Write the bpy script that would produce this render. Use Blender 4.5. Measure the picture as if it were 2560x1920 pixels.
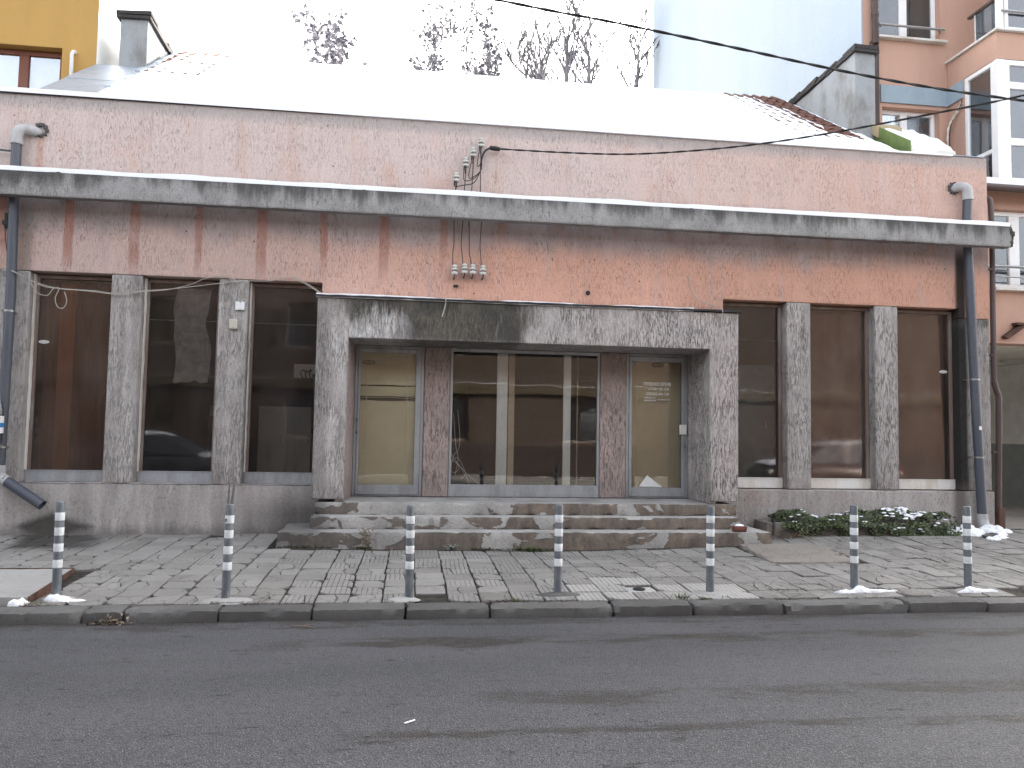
import bpy, bmesh, math, random
from mathutils import Vector, Matrix, noise as mnoise

# ------------------------------------------------------------------ clear
for o in list(bpy.data.objects):
    bpy.data.objects.remove(o)
SC = bpy.context.scene
COL = SC.collection
R = math.radians
random.seed(7)

# ------------------------------------------------------------------ camera
cam_d = bpy.data.cameras.new('camera')
cam_d.sensor_fit = 'HORIZONTAL'
cam_d.sensor_width = 36.0
cam_d.lens = 36.0 * 1950 / 2560
cam_d.clip_start = 0.05
cam_d.clip_end = 600
cam = bpy.data.objects.new('camera', cam_d)
COL.objects.link(cam)
SC.camera = cam
YAW, PITCH, ROLL = R(7.3676), R(3.5063), R(1.0271)
fw = Vector((math.sin(YAW)*math.cos(PITCH), math.cos(YAW)*math.cos(PITCH), math.sin(PITCH)))
rt = Vector((math.cos(YAW), -math.sin(YAW), 0))
up = rt.cross(fw)
r2 = math.cos(ROLL)*rt + math.sin(ROLL)*up
u2 = -math.sin(ROLL)*rt + math.cos(ROLL)*up
cam.matrix_world = Matrix(((r2.x, u2.x, -fw.x, 0), (r2.y, u2.y, -fw.y, -11.0), (r2.z, u2.z, -fw.z, 1.445), (0, 0, 0, 1)))

# ------------------------------------------------------------------ sky and sun
SUN_EL, SUN_AZ = 27.0, 46.0            # degrees; azimuth clockwise from +Y (behind the building, to the right)
world = bpy.data.worlds.new('World')
SC.world = world
world.use_nodes = True
wn = world.node_tree
sky = wn.nodes.new('ShaderNodeTexSky')
sky.sky_type = 'NISHITA'
sky.sun_disc = False
sky.sun_elevation = R(SUN_EL)
sky.sun_rotation = R(SUN_AZ)
sky.air_density = 1.0
sky.dust_density = 6.0
sky.ozone_density = 1.0
hs = wn.nodes.new('ShaderNodeHueSaturation')
hs.inputs['Saturation'].default_value = 0.32
wn.links.new(sky.outputs[0], hs.inputs['Color'])
wn.links.new(hs.outputs[0], wn.nodes['Background'].inputs[0])
wn.nodes['Background'].inputs[1].default_value = 0.15
sd = bpy.data.lights.new('sun', 'SUN')
sd.energy = 2.6
sd.angle = R(0.53)
sd.color = (1.0, 0.94, 0.86)
sun = bpy.data.objects.new('sun', sd)
COL.objects.link(sun)
sdir = Vector((math.sin(R(SUN_AZ))*math.cos(R(SUN_EL)), math.cos(R(SUN_AZ))*math.cos(R(SUN_EL)), math.sin(R(SUN_EL))))
sun.rotation_euler = sdir.to_track_quat('Z', 'Y').to_euler()
sun.location = (20, 30, 25)

SC.view_settings.view_transform = 'Standard'
SC.view_settings.look = 'None'
SC.view_settings.gamma = 1.0
SC.view_settings.use_curve_mapping = False
SC.view_settings.exposure = 2.76

# ------------------------------------------------------------------ node helpers
def lin(r, g, b):
    f = lambda c: (c/12.92 if c <= .04045 else ((c+.055)/1.055)**2.4)
    return (f(r/255), f(g/255), f(b/255))

class S:
    """a socket with arithmetic"""
    def __init__(s, m, k): s.m, s.k = m, k
    def __add__(s, o): return s.m.math('ADD', s, o)
    __radd__ = __add__
    def __sub__(s, o): return s.m.math('SUBTRACT', s, o)
    def __rsub__(s, o): return s.m.math('SUBTRACT', o, s)
    def __mul__(s, o): return s.m.math('MULTIPLY', s, o)
    __rmul__ = __mul__
    def __truediv__(s, o): return s.m.math('DIVIDE', s, o)

class Mat:
    def __init__(m, name):
        m.mat = bpy.data.materials.new(name)
        m.mat.use_nodes = True
        m.t = m.mat.node_tree
        m.bsdf = m.t.nodes['Principled BSDF']
        m.out = m.t.nodes['Material Output']
    def node(m, t, **kw):
        n = m.t.nodes.new(t)
        for k, v in kw.items(): setattr(n, k, v)
        return n
    def put(m, inp, v):
        if isinstance(v, S): m.t.links.new(v.k, inp)
        elif isinstance(v, tuple):
            inp.default_value = (*v, 1.0) if (len(v) == 3 and inp.type == 'RGBA') else v
        else: inp.default_value = v
    def math(m, op, a, b=0.0, c=None):
        n = m.node('ShaderNodeMath', operation=op)
        m.put(n.inputs[0], a); m.put(n.inputs[1], b)
        if c is not None: m.put(n.inputs[2], c)
        return S(m, n.outputs[0])
    def fract(m, a): return m.math('FRACT', a)
    def absv(m, a): return m.math('ABSOLUTE', a)
    def mn(m, a, b): return m.math('MINIMUM', a, b)
    def mx(m, a, b): return m.math('MAXIMUM', a, b)
    def pw(m, a, b): return m.math('POWER', a, b)
    def smooth(m, x, a, b, lo=0.0, hi=1.0):
        n = m.node('ShaderNodeMapRange', interpolation_type='SMOOTHSTEP')
        m.put(n.inputs[0], x)
        if b < a: a, b, lo, hi = b, a, hi, lo
        m.put(n.inputs[1], a); m.put(n.inputs[2], b); m.put(n.inputs[3], lo); m.put(n.inputs[4], hi)
        return S(m, n.outputs[0])
    def pos(m):
        n = m.node('ShaderNodeTexCoord'); return S(m, n.outputs['Object'])
    def gpos(m):
        n = m.node('ShaderNodeNewGeometry'); return S(m, n.outputs['Position'])
    def island(m):
        n = m.node('ShaderNodeNewGeometry'); return S(m, n.outputs['Random Per Island'])
    def rnd(m):
        n = m.node('ShaderNodeObjectInfo'); return S(m, n.outputs['Random'])
    def nz(m):
        n = m.node('ShaderNodeNewGeometry'); return m.sep(S(m, n.outputs['Normal']))[2]
    def sep(m, v):
        n = m.node('ShaderNodeSeparateXYZ'); m.put(n.inputs[0], v)
        return [S(m, n.outputs[i]) for i in range(3)]
    def comb(m, x, y, z):
        n = m.node('ShaderNodeCombineXYZ')
        for i, v in enumerate((x, y, z)): m.put(n.inputs[i], v)
        return S(m, n.outputs[0])
    def noise(m, v, scale=1.0, detail=3.0, rough=0.5, dist=0.0):
        n = m.node('ShaderNodeTexNoise')
        m.put(n.inputs['Vector'], v)
        n.inputs['Scale'].default_value = scale; n.inputs['Detail'].default_value = detail
        n.inputs['Roughness'].default_value = rough; n.inputs['Distortion'].default_value = dist
        return S(m, n.outputs['Fac'])
    def warp(m, v, scale, amt):
        n = m.node('ShaderNodeTexNoise'); m.put(n.inputs['Vector'], v)
        n.inputs['Scale'].default_value = scale; n.inputs['Detail'].default_value = 4.0; n.inputs['Roughness'].default_value = .65
        a = m.node('ShaderNodeVectorMath', operation='MULTIPLY_ADD')
        m.t.links.new(n.outputs['Color'], a.inputs[0]); a.inputs[1].default_value = (amt, amt, amt); m.put(a.inputs[2], v)
        return S(m, a.outputs[0])
    def voro(m, v, scale=1.0, feature='F1', out='Distance', rand=1.0):
        n = m.node('ShaderNodeTexVoronoi', feature=feature)
        m.put(n.inputs['Vector'], v)
        n.inputs['Scale'].default_value = scale
        n.inputs['Randomness'].default_value = rand
        return S(m, n.outputs[out])
    def mix(m, f, a, b):
        n = m.node('ShaderNodeMix', data_type='RGBA')
        m.put(n.inputs[0], f); m.put(n.inputs[6], a); m.put(n.inputs[7], b)
        return S(m, n.outputs[2])
    def scale(m, c, f):
        n = m.node('ShaderNodeMix', data_type='RGBA', blend_type='MULTIPLY')
        n.inputs[0].default_value = 1.0
        m.put(n.inputs[6], c)
        g = m.comb(f, f, f) if isinstance(f, S) else (f, f, f)
        m.put(n.inputs[7], g)
        return S(m, n.outputs[2])
    def done(m, color, rough=0.8, bump=None, dist=0.01, strength=1.0, metal=0.0, spec=0.3):
        m.put(m.bsdf.inputs['Base Color'], color)
        m.put(m.bsdf.inputs['Roughness'], rough)
        m.put(m.bsdf.inputs['Metallic'], metal)
        m.bsdf.inputs['Specular IOR Level'].default_value = spec
        if bump is not None:
            b = m.node('ShaderNodeBump')
            b.inputs['Distance'].default_value = dist
            b.inputs['Strength'].default_value = strength
            m.put(b.inputs['Height'], bump)
            m.t.links.new(b.outputs[0], m.bsdf.inputs['Normal'])
        return m.mat

# ------------------------------------------------------------------ materials
def grooves(m, P, a=100.0, b=8.5, lo=.57, hi=.69):
    """scraped bark plaster: short vertical worm-like furrows"""
    x, y, z = m.sep(P)
    wob = m.noise(P, 6.0, 2.0)
    v = m.comb((x + wob*.05)*a, y*a, z*b)
    n1 = m.noise(v, 1.0, 2.0, .5)
    v2 = m.comb((x - wob*.08)*a*1.7 + 31.0, y*a*1.7, z*b*1.6)
    n2 = m.noise(v2, 1.0, 1.0, .5)
    dens = m.smooth(m.noise(P, 2.3, 2.0), .3, .62, .25, 1.0)
    g = m.mx(m.smooth(n1, lo, hi), m.smooth(n2, lo+.03, hi+.03)*.8) * dens
    return g, n1

def mat_pink():
    m = Mat('pink_plaster'); P = m.pos(); x, y, z = m.sep(P)
    g, n1 = grooves(m, P)
    streak = m.noise(m.comb(x*7.0, y*7.0, z*.45), 1.0, 4.0, .6)
    cloud = m.noise(P, .8, 4.0, .6)
    fine = m.noise(P, 38.0, 3.0, .6)
    salmon = (.520, .295, .218); pale = (.560, .458, .422); dirty = (.385, .325, .310)
    lowmask = m.smooth(z + cloud*.5, 4.75, 4.25)
    sal = m.mn(lowmask*m.smooth(x + cloud*2.0, -3.0, 2.6, .45, 1.0)
               + m.smooth(x + streak*3.0, 3.0, 10.0, 0.0, .55), 1.0)
    col = m.mix(sal, pale, salmon)
    col = m.mix(m.smooth(streak, .50, .74)*m.smooth(z, 4.3, 4.7, .15, .55), col, pale)
    stl = m.noise(m.comb(x*16.0, y*16.0, z*1.3), 1.0, 3.0, .6)
    col = m.mix(m.smooth(stl, .55, .70)*.45, col, m.scale(col, 1.16))
    col = m.mix(m.smooth(stl, .45, .30)*.35, col, m.scale(col, .74))
    col = m.mix(m.smooth(streak, .47, .25)*.55, col, dirty)
    # salmon paint showing through again in places of the upper band
    col = m.mix(m.smooth(m.noise(m.comb(x*2.0+9.0, y, z*1.1), 1.0, 4.0, .65), .5, .72)*.42, col, salmon)
    # left part of the lower band: greyer
    col = m.mix(lowmask*m.smooth(x, 1.0, -3.2)*.40*m.smooth(cloud, .3, .6), col, dirty)
    # bleached strip under the coping
    col = m.mix(m.smooth(z + streak*.14, 5.70, 5.86)*.75, col, (.36, .33, .32))
    # soot under the canopy beam, washed off below each bracket
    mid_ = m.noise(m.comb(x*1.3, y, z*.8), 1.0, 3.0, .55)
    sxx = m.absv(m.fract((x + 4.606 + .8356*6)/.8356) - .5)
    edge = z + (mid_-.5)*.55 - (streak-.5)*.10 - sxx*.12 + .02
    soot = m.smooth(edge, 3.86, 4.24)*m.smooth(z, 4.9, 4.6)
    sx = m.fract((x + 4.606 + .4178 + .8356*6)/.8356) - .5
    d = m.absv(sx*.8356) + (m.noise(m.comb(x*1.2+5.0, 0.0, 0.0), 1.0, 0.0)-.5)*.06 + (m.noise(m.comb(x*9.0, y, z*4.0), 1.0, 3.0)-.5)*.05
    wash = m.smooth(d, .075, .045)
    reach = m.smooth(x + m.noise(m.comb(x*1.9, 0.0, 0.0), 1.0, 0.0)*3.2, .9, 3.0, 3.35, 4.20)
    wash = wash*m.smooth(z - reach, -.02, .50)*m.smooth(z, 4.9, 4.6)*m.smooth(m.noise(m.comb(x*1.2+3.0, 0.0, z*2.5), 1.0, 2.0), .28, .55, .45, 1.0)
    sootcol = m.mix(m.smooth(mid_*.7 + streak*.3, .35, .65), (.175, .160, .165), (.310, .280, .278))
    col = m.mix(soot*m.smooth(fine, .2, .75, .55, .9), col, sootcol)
    col = m.mix(wash*m.smooth(streak, .2, .6, .55, .95), col, (.340, .178, .142))
    # damp black run beside the right downpipe
    run = m.smooth(m.absv(x - 8.415 + (streak-.5)*.06), .12, .05)*m.smooth(z, 4.55, 4.2)
    col = m.mix(run*.95, col, (.014, .013, .012))
    col = m.mix(m.smooth(m.absv(x-8.46), .10, .03)*m.smooth(z, 4.7, 5.2)*.0, col, (.1, .1, .1))
    col = m.mix(m.smooth(m.absv(x+5.13 + (streak-.5)*.1), .16, .03)*m.smooth(z, 4.4, 4.2)*.55, col, (.16, .145, .13))
    # rusty run under the left outlet elbow
    col = m.mix(m.smooth(m.absv(x+5.02 + (streak-.5)*.06), .07, .02)*m.smooth(z, 5.4, 5.2)*m.smooth(z, 4.6, 4.8)*.6, col, salmon)
    # damp edge over the portal roof
    col = m.mix(m.smooth(z + streak*.1, 3.42, 3.30)*m.smooth(x, -1.4, -1.2)*m.smooth(x, 4.7, 4.5)*.5, col, (.32, .17, .14))
    # grey cement halo round the cable fixings
    ha = m.absv(x + z*.72 - 4.86 + (cloud-.5)*.3); col = m.mix(m.smooth(ha, .17, .03)*m.smooth(z, 4.75, 4.9)*m.smooth(z, 5.62, 5.5)*m.smooth(x, 1.05, .9)*.42, col, (.33, .31, .32))
    hb = m.smooth(m.absv(z - 3.72 + (cloud-.5)*.15), .16, .05)*m.smooth(m.absv(x-.77), .33, .2)
    col = m.mix(hb*.35, col, (.30, .27, .28))
    pits = m.smooth(m.voro(P, 9.0), .16, .08)*m.smooth(m.noise(P, 3.1, 2.0), .5, .64)
    col = m.mix(pits*.5, col, (.13, .11, .105))
    col = m.scale(col, m.smooth(fine, .25, .75, .90, 1.08))
    col = m.mix(g*m.smooth(z, 4.3, 4.8, .55, .40), col, m.scale(col, .42))
    h = (1.0 - g)*.7 + n1*.35 + fine*.25 - pits*.5
    return m.done(col, .92, h, .012, .9)

def mat_grey():
    m = Mat('grey_plaster'); P = m.pos(); x, y, z = m.sep(P)
    g, n1 = grooves(m, P, 84.0, 8.5, .55, .665)
    streak = m.noise(m.comb(x*6.0, y*6.0, z*.5), 1.0, 4.0, .6)
    cloud = m.noise(P, 1.7, 4.0, .6)
    fine = m.noise(P, 45.0, 3.0, .65)
    col = m.mix(m.smooth(streak, .3, .7), (.285, .262, .247), (.420, .392, .374))
    col = m.mix(m.smooth(cloud, .52, .75)*.5, col, (.400, .355, .335))
    col = m.mix(m.smooth(cloud, .45, .25)*.45, col, (.195, .184, .176))
    run = m.smooth(m.absv(x - 8.40 + (streak-.5)*.08), .14, .06)
    col = m.mix(run*.95, col, (.014, .013, .012))
    col = m.mix(m.smooth(z + streak*.2, 3.22, 3.36)*m.smooth(x, 8.3, 8.5)*.65, col, (.11, .10, .095))
    col = m.mix(m.smooth(z + streak*.2, .95, .70)*.35, col, (.24, .19, .17))
    deep = m.smooth(x, 2.0, 5.0, .40, .80)
    col = m.scale(col, m.smooth(fine, .25, .75, .88, 1.10))
    col = m.mix(g*deep, col, (.060, .055, .052))
    h = (1.0 - g) + n1*.3 + fine*.25
    return m.done(col, .93, h, .014, 1.0)

def mat_portal():
    m = Mat('portal_plaster'); P = m.pos(); x, y, z = m.sep(P)
    g, n1 = grooves(m, P, 84.0, 8.5, .54, .655)
    streak = m.noise(m.comb(x*4.2, y*4.2, z*.55), 1.0, 5.0, .62)
    st2 = m.noise(m.comb(x*11.0+7.0, y*11.0, z*1.1), 1.0, 4.0, .6)
    cloud = m.noise(P, 1.9, 4.0, .6)
    fine = m.noise(P, 45.0, 3.0, .65)
    col = m.mix(m.smooth(st2, .3, .7), (.325, .300, .284), (.475, .442, .422))
    col = m.mix(m.smooth(x, 1.6, 3.4)*.5*m.smooth(cloud, .3, .7), col, (.450, .385, .365))
    # pale lime runs on the left pier and lintel
    col = m.mix(m.smooth(streak, .54, .68)*m.smooth(x, 1.8, .4)*.75, col, (.58, .57, .555))
    # black-green algae creeping down from the lintel top
    top = m.smooth(z + (streak-.5)*1.3 + (st2-.5)*.35, 2.86, 3.10)
    zone = m.smooth(x + (cloud-.5)*.5, -1.15, -.75)*m.smooth(x + (st2-.5)*.4, 1.72, 1.42)
    blk = m.mn(m.smooth(x, -.3, .1)*m.smooth(x, 1.6, 1.4)*m.smooth(streak, .20, .42)*m.smooth(z, 2.56, 2.70) + top, 1.0)
    col = m.mix(m.smooth(x, -.95, -.8)*m.smooth(x, .1, -.15)*m.smooth(st2, .40, .62)*m.smooth(z, 2.5, 2.7)*.8, col, (.60, .59, .58))
    col = m.mix(zone*blk*.95, col, m.mix(m.smooth(cloud, .4, .6), (.050, .048, .041), (.105, .094, .074)))
    col = m.mix(zone*m.smooth(st2, .58, .70)*m.smooth(z, 3.0, 2.75)*.6, col, (.40, .39, .37))
    # dirty outer pier and its foot
    col = m.mix(m.smooth(x + (streak-.5)*.3, -.98, -1.20)*.45, col, (.13, .122, .115))
    col = m.mix(m.smooth(z + st2*.4, 1.15, .8)*m.smooth(streak, .35, .6)*.45, col, (.17, .155, .145))
    col = m.scale(col, m.smooth(fine, .25, .75, .86, 1.12))
    col = m.mix(g*m.smooth(x, -1.0, 3.0, .55, .85), col, (.062, .056, .053))
    return m.done(col, .93, (1.0-g) + n1*.3 + fine*.3, .014, 1.0)

def mat_reveal():
    m = Mat('door_pier_plaster'); P = m.pos(); x, y, z = m.sep(P)
    g, n1 = grooves(m, P, 84.0, 8.5, .55, .665)
    cloud = m.noise(P, 2.4, 4.0, .6); st = m.noise(m.comb(x*8.0, y*8.0, z*1.2), 1.0, 4.0, .6)
    fine = m.noise(P, 45.0, 3.0, .65)
    col = m.mix(m.smooth(cloud, .3, .7), (.320, .262, .240), (.420, .335, .305))
    col = m.mix(m.smooth(z + st*.6, 1.25, .95)*.6*m.smooth(cloud, .35, .6), col, (.17, .145, .14))
    col = m.mix(m.smooth(z + st*.5, 2.5, 2.75)*.5, col, (.20, .165, .155))
    col = m.mix(m.smooth(st, .5, .7)*.4, col, (.44, .37, .34))
    col = m.scale(col, m.smooth(fine, .25, .75, .88, 1.1))
    col = m.mix(g*.6, col, (.075, .06, .055))
    return m.done(col, .93, (1.0-g)+fine*.3, .012, 1.0)

def mat_plinth():
    m = Mat('plinth_render'); P = m.pos(); x, y, z = m.sep(P)
    st = m.noise(m.comb(x*5.0, y*5.0, z*.9), 1.0, 5.0, .62)
    cloud = m.noise(P, 1.3, 5.0, .62); fine = m.noise(P, 30.0, 4.0, .65)
    g, n1 = grooves(m, P, 50.0, 14.0, .60, .72)
    col = m.mix(m.smooth(st, .3, .7), (.290, .268, .253), (.415, .388, .368))
    col = m.mix(m.smooth(cloud, .5, .72)*.55, col, (.38, .33, .31))
    col = m.mix(m.smooth(st, .58, .70)*m.smooth(z, .2, .5)*.5, col, (.39, .375, .36))
    col = m.mix(m.smooth(x, -2.7, -1.4)*m.smooth(x, 1.0, 0.0)*.75*m.smooth(z + cloud*.3, .85, .4), col, (.060, .057, .055))
    d = m.absv(x+4.62)*.62 + m.absv(z-.10)*1.3
    col = m.mix(m.smooth(d + (cloud-.5)*.35, .36, .17)*.9, col, (.040, .036, .030))
    col = m.mix(m.smooth(z + st*.25, .30, .12)*.55, col, (.085, .078, .070))
    run = m.smooth(m.absv(x - 8.33 + (st-.5)*.1), .17, .05)
    col = m.mix(run*.75, col, (.075, .062, .052))
    col = m.mix(m.smooth(x, 4.5, 5.2)*m.smooth(x, 6.4, 5.0)*m.smooth(cloud, .35, .6)*.4, col, (.34, .235, .19))
    col = m.scale(col, m.smooth(fine, .25, .75, .86, 1.1))
    col = m.mix(g*.5*m.smooth(x, 2.0, 5.0, .35, 1.0), col, (.07, .065, .06))
    return m.done(col, .93, fine*.6 + cloud*.6 - g*.6, .012, .9)

def mat_beam():
    m = Mat('weathered_concrete'); P = m.pos(); x, y, z = m.sep(P)
    g, n1 = grooves(m, P, 52.0, 12.0, .58, .70)
    st = m.noise(m.comb(x*5.5, y*5.5, z*.8), 1.0, 5.0, .62)
    st2 = m.noise(m.comb(x*1.1, y, z*.3), 1.0, 3.0, .6)
    cloud = m.noise(P, 2.5, 4.0, .6); fine = m.noise(P, 40.0, 3.0, .65)
    col = m.mix(m.smooth(cloud, .3, .7), (.235, .230, .225), (.335, .327, .320))
    top = m.smooth(z + (st-.5)*.85 + (st2-.5)*.5, 4.46, 4.72)
    col = m.mix(top*.9, col, (.062, .060, .058))
    col = m.mix(m.smooth(st, .56, .70)*.45*m.smooth(z, 4.74, 4.5), col, (.43, .42, .41))
    col = m.mix(m.smooth(z, 4.405, 4.375)*.5, col, (.11, .105, .10))  # shade of the underside painted as a dark bottom edge
    col = m.scale(col, m.smooth(fine, .25, .75, .84, 1.12))
    col = m.mix(g*.55, col, (.075, .07, .068))
    return m.done(col, .93, fine*.4 + (1.0-g)*.6 + cloud*.3, .012, .9)

def mat_step():
    m = Mat('step_concrete'); P = m.pos(); x, y, z = m.sep(P)
    cloud = m.noise(P, 2.2, 5.0, .62); fine = m.noise(P, 34.0, 4.0, .7)
    st = m.noise(m.comb(x*7.0, y*7.0, z*2.0), 1.0, 4.0, .6)
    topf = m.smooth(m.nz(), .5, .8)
    col = m.mix(m.smooth(cloud, .3, .7), (.262, .254, .241), (.390, .378, .358))
    # where the cement coat came off the risers: brown core with a sharp edge
    pat = m.noise(m.comb(x*1.45, y*3.3, z*1.9 + 3.0), 1.0, 4.0, .58, .5)
    lump = m.smooth(pat + (fine-.5)*.05 + m.smooth(x, -.6, 2.4, 0.0, .13), .535, .556)
    core = m.mix(m.smooth(st, .3, .7), (.105, .088, .074), (.190, .155, .128))
    core = m.mix(m.smooth(cloud, .5, .7)*.6, core, (.26, .20, .15))
    core = m.mix(m.smooth(x, 2.0, -.5)*.55, core, (.125, .115, .105))
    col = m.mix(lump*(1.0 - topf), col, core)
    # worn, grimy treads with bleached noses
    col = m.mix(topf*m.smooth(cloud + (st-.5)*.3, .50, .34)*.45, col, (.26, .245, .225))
    wet = m.smooth(x + (cloud-.5)*.7, -.9, -1.25)
    col = m.mix(wet*.62, col, (.055, .052, .048))
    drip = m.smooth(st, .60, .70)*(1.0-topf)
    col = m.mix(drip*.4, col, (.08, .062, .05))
    col = m.scale(col, m.smooth(fine, .2, .8, .80, 1.14))
    return m.done(col, .9, fine*.5 + cloud*.5 - lump*(1.0-topf)*.8, .012, .9)

def mat_road():
    m = Mat('asphalt'); P = m.pos(); x, y, z = m.sep(P)
    ag = m.voro(P, 95.0); ag2 = m.voro(P, 150.0, 'F1', 'Color')
    agc = m.sep(ag2)[0]
    n = m.noise(P, 60.0, 4.0, .7); big = m.noise(m.comb(x*.35, y*1.3, 0.0), 1.0, 4.0, .6)
    mid = m.noise(m.comb(x*1.3, y*4.0, 0.0), 1.0, 5.0, .65); patch = m.noise(P, 7.0, 5.0, .7)
    col = m.mix(m.smooth(big, .35, .65), (.063, .064, .068), (.082, .082, .087))
    stone = m.mix(agc, (.016, .016, .018), (.185, .183, .183))
    worn = m.smooth(y + (big-.5)*1.2, -5.2, -7.0, .50, .95)
    col = m.mix(m.smooth(ag, .62, .30)*worn, col, stone)
    col = m.mix(m.smooth(n, .56, .70)*.65, col, (.022, .022, .024))
    col = m.mix(m.smooth(m.noise(P, 24.0, 4.0, .7), .56, .70)*.5, col, (.034, .033, .034))
    def band(c, w, x0, x1, hi):
        return m.smooth(m.absv(y - c + (mid-.5)*.5 + (big-.5)*.3), w, w*.25)*m.smooth(x, x0, x1)*hi
    dirt = m.mx(m.mx(band(-4.90, .24, -2.4, .2, .95), band(-6.25, .26, -1.2, 1.0, .75)), m.mx(band(-6.80, .12, -1.6, .0, .85), band(-4.30, .16, -9.0, -8.0, .7)))
    dirt = m.mx(dirt, m.smooth(y + (mid-.5)*.25, -4.42, -4.20)*.8)*m.smooth(mid, .32, .58, .30, 1.0)
    dirt = m.smooth(dirt + (patch-.5)*.95 + (n-.5)*.9, .28, .92)
    brown = m.mix(m.smooth(patch, .35, .65), (.027, .023, .020), (.052, .045, .040))
    col = m.mix(dirt*.85, col, brown)
    spots = m.smooth(m.noise(m.comb(x*4.0, y*11.0, 0.0), 1.0, 5.0, .75), .575, .64)*m.smooth(mid, .42, .58)
    col = m.mix(spots*.7, col, (.028, .026, .025))
    h = m.smooth(ag, .7, .2)*.8 + n*.5
    return m.done(col, m.smooth(n, .3, .7, .80, .95), h, .007, .9, spec=.18)

def mat_dirt():
    m = Mat('joint_soil'); P = m.pos()
    n = m.noise(P, 14.0, 5.0, .7); n2 = m.noise(P, 90.0, 3.0, .7)
    col = m.mix(m.smooth(n, .35, .65), (.018, .016, .012), (.052, .046, .038))
    col = m.mix(m.smooth(n2, .6, .7)*.6, col, (.16, .15, .135))
    return m.done(col, .95, n2, .01)

def paver_mat(name, base, dark, groove=0.0, rough=.35, cracks=.7):
    m = Mat(name); P = m.gpos(); L = m.pos(); lx, ly, lz = m.sep(L); x, y, z = m.sep(P)
    r = m.fract(m.rnd()*7.13 + m.island()*3.7)
    cloud = m.noise(P, 1.4, 4.0, .6); fine = m.noise(P, 55.0, 4.0, .7); mid = m.noise(P, 9.0, 4.0, .65)
    col = m.mix(m.smooth(cloud*.6 + .2 + (r-.5)*.22, .3, .7), dark, base)
    col = m.scale(col, r*.07 + .965)
    col = m.mix(m.smooth(mid, .56, .72)*.5, col, m.scale(col, .62))
    pit = m.smooth(m.noise(P, 75.0, 2.0, .6), .60, .70)
    col = m.mix(pit*rough, col, (.055, .05, .044))
    ck = m.voro(m.warp(P, 5.0, .16), 4.3, 'DISTANCE_TO_EDGE')
    ckm = m.mx(m.smooth(m.noise(P, .9, 2.0) + m.smooth(x, -1.0, 4.0)*.06, .52, .62), m.smooth(y + mid*.3, -3.35, -3.6)*.9)*cracks
    crack = m.smooth(ck + (fine-.5)*.03, .026, .006)*ckm*m.smooth(mid, .30, .50)
    col = m.mix(crack*.85, col, (.04, .036, .03))
    h = fine*.5 + mid*.6 - pit*.5*rough - crack*1.2
    if groove:
        gl = m.absv(m.fract(lx/.0497 + .5) - .5)
        gg = m.smooth(gl, .085, .03)*m.smooth(m.noise(P, 4.5, 3.0), .30, .55, .25, 1.0)*groove
        col = m.mix(gg*.75, col, (.055, .05, .044))
        h = h - gg*1.2
    # damp run-off at the left downpipe outlet
    wx = m.absv(x + 4.55 + (y*.35)); wet = m.smooth(wx + (cloud-.5)*.8, .62, .30)*m.smooth(y + (cloud-.5)*.6, -1.35, -.9)
    col = m.mix(wet*.85, col, (.028, .026, .024))
    return m.done(col, .88, h, .008, .9)

def mat_snow(name='snow', grime=0.0):
    m = Mat(name); P = m.gpos()
    n = m.noise(P, 9.0, 4.0, .6); f = m.noise(P, 120.0, 2.0, .6)
    col = (.84, .86, .89)
    if grime:
        k = m.smooth(m.noise(P, 26.0, 4.0, .7), .52, .70)*grime
        col = m.mix(k, m.mix(m.smooth(n, .35, .6), (.70, .72, .74), col), (.34, .32, .29))
    return m.done(col, .75, n*.8 + f*.3, .02, .7, spec=.2)

def simple(name, col, rough=.6, metal=0.0, var=.12, nscale=12.0, bump=.25, dist=.004, spec=.4, stretch=None):
    m = Mat(name); P = m.pos()
    if stretch:
        x, y, z = m.sep(P); P = m.comb(x*stretch[0], y*stretch[1], z*stretch[2])
    n = m.noise(P, nscale, 4.0, .65); n2 = m.noise(P, nscale*5, 2.0, .6)
    c = m.scale(col, m.smooth(n, .25, .75, 1.0-var, 1.0+var))
    return m.done(c, m.smooth(n2, .3, .7, max(rough-.08, .02), rough+.08), n2, dist, bump, metal=metal, spec=spec)

def dirty(name, col, dcol, amt=.5, rough=.6, metal=0.0, nscale=5.0, stretch=(1, 1, .3), spec=.4):
    m = Mat(name); P = m.pos(); x, y, z = m.sep(P)
    n = m.noise(m.comb(x*stretch[0], y*stretch[1], z*stretch[2]), nscale, 5.0, .65); f = m.noise(P, 60.0, 3.0, .6)
    c = m.mix(m.smooth(n, .42, .68)*amt, col, dcol)
    c = m.scale(c, m.smooth(f, .25, .75, .92, 1.07))
    return m.done(c, m.smooth(n, .4, .7, rough, min(rough+.2, 1.0)), f, .003, .4, metal=metal, spec=spec)

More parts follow.
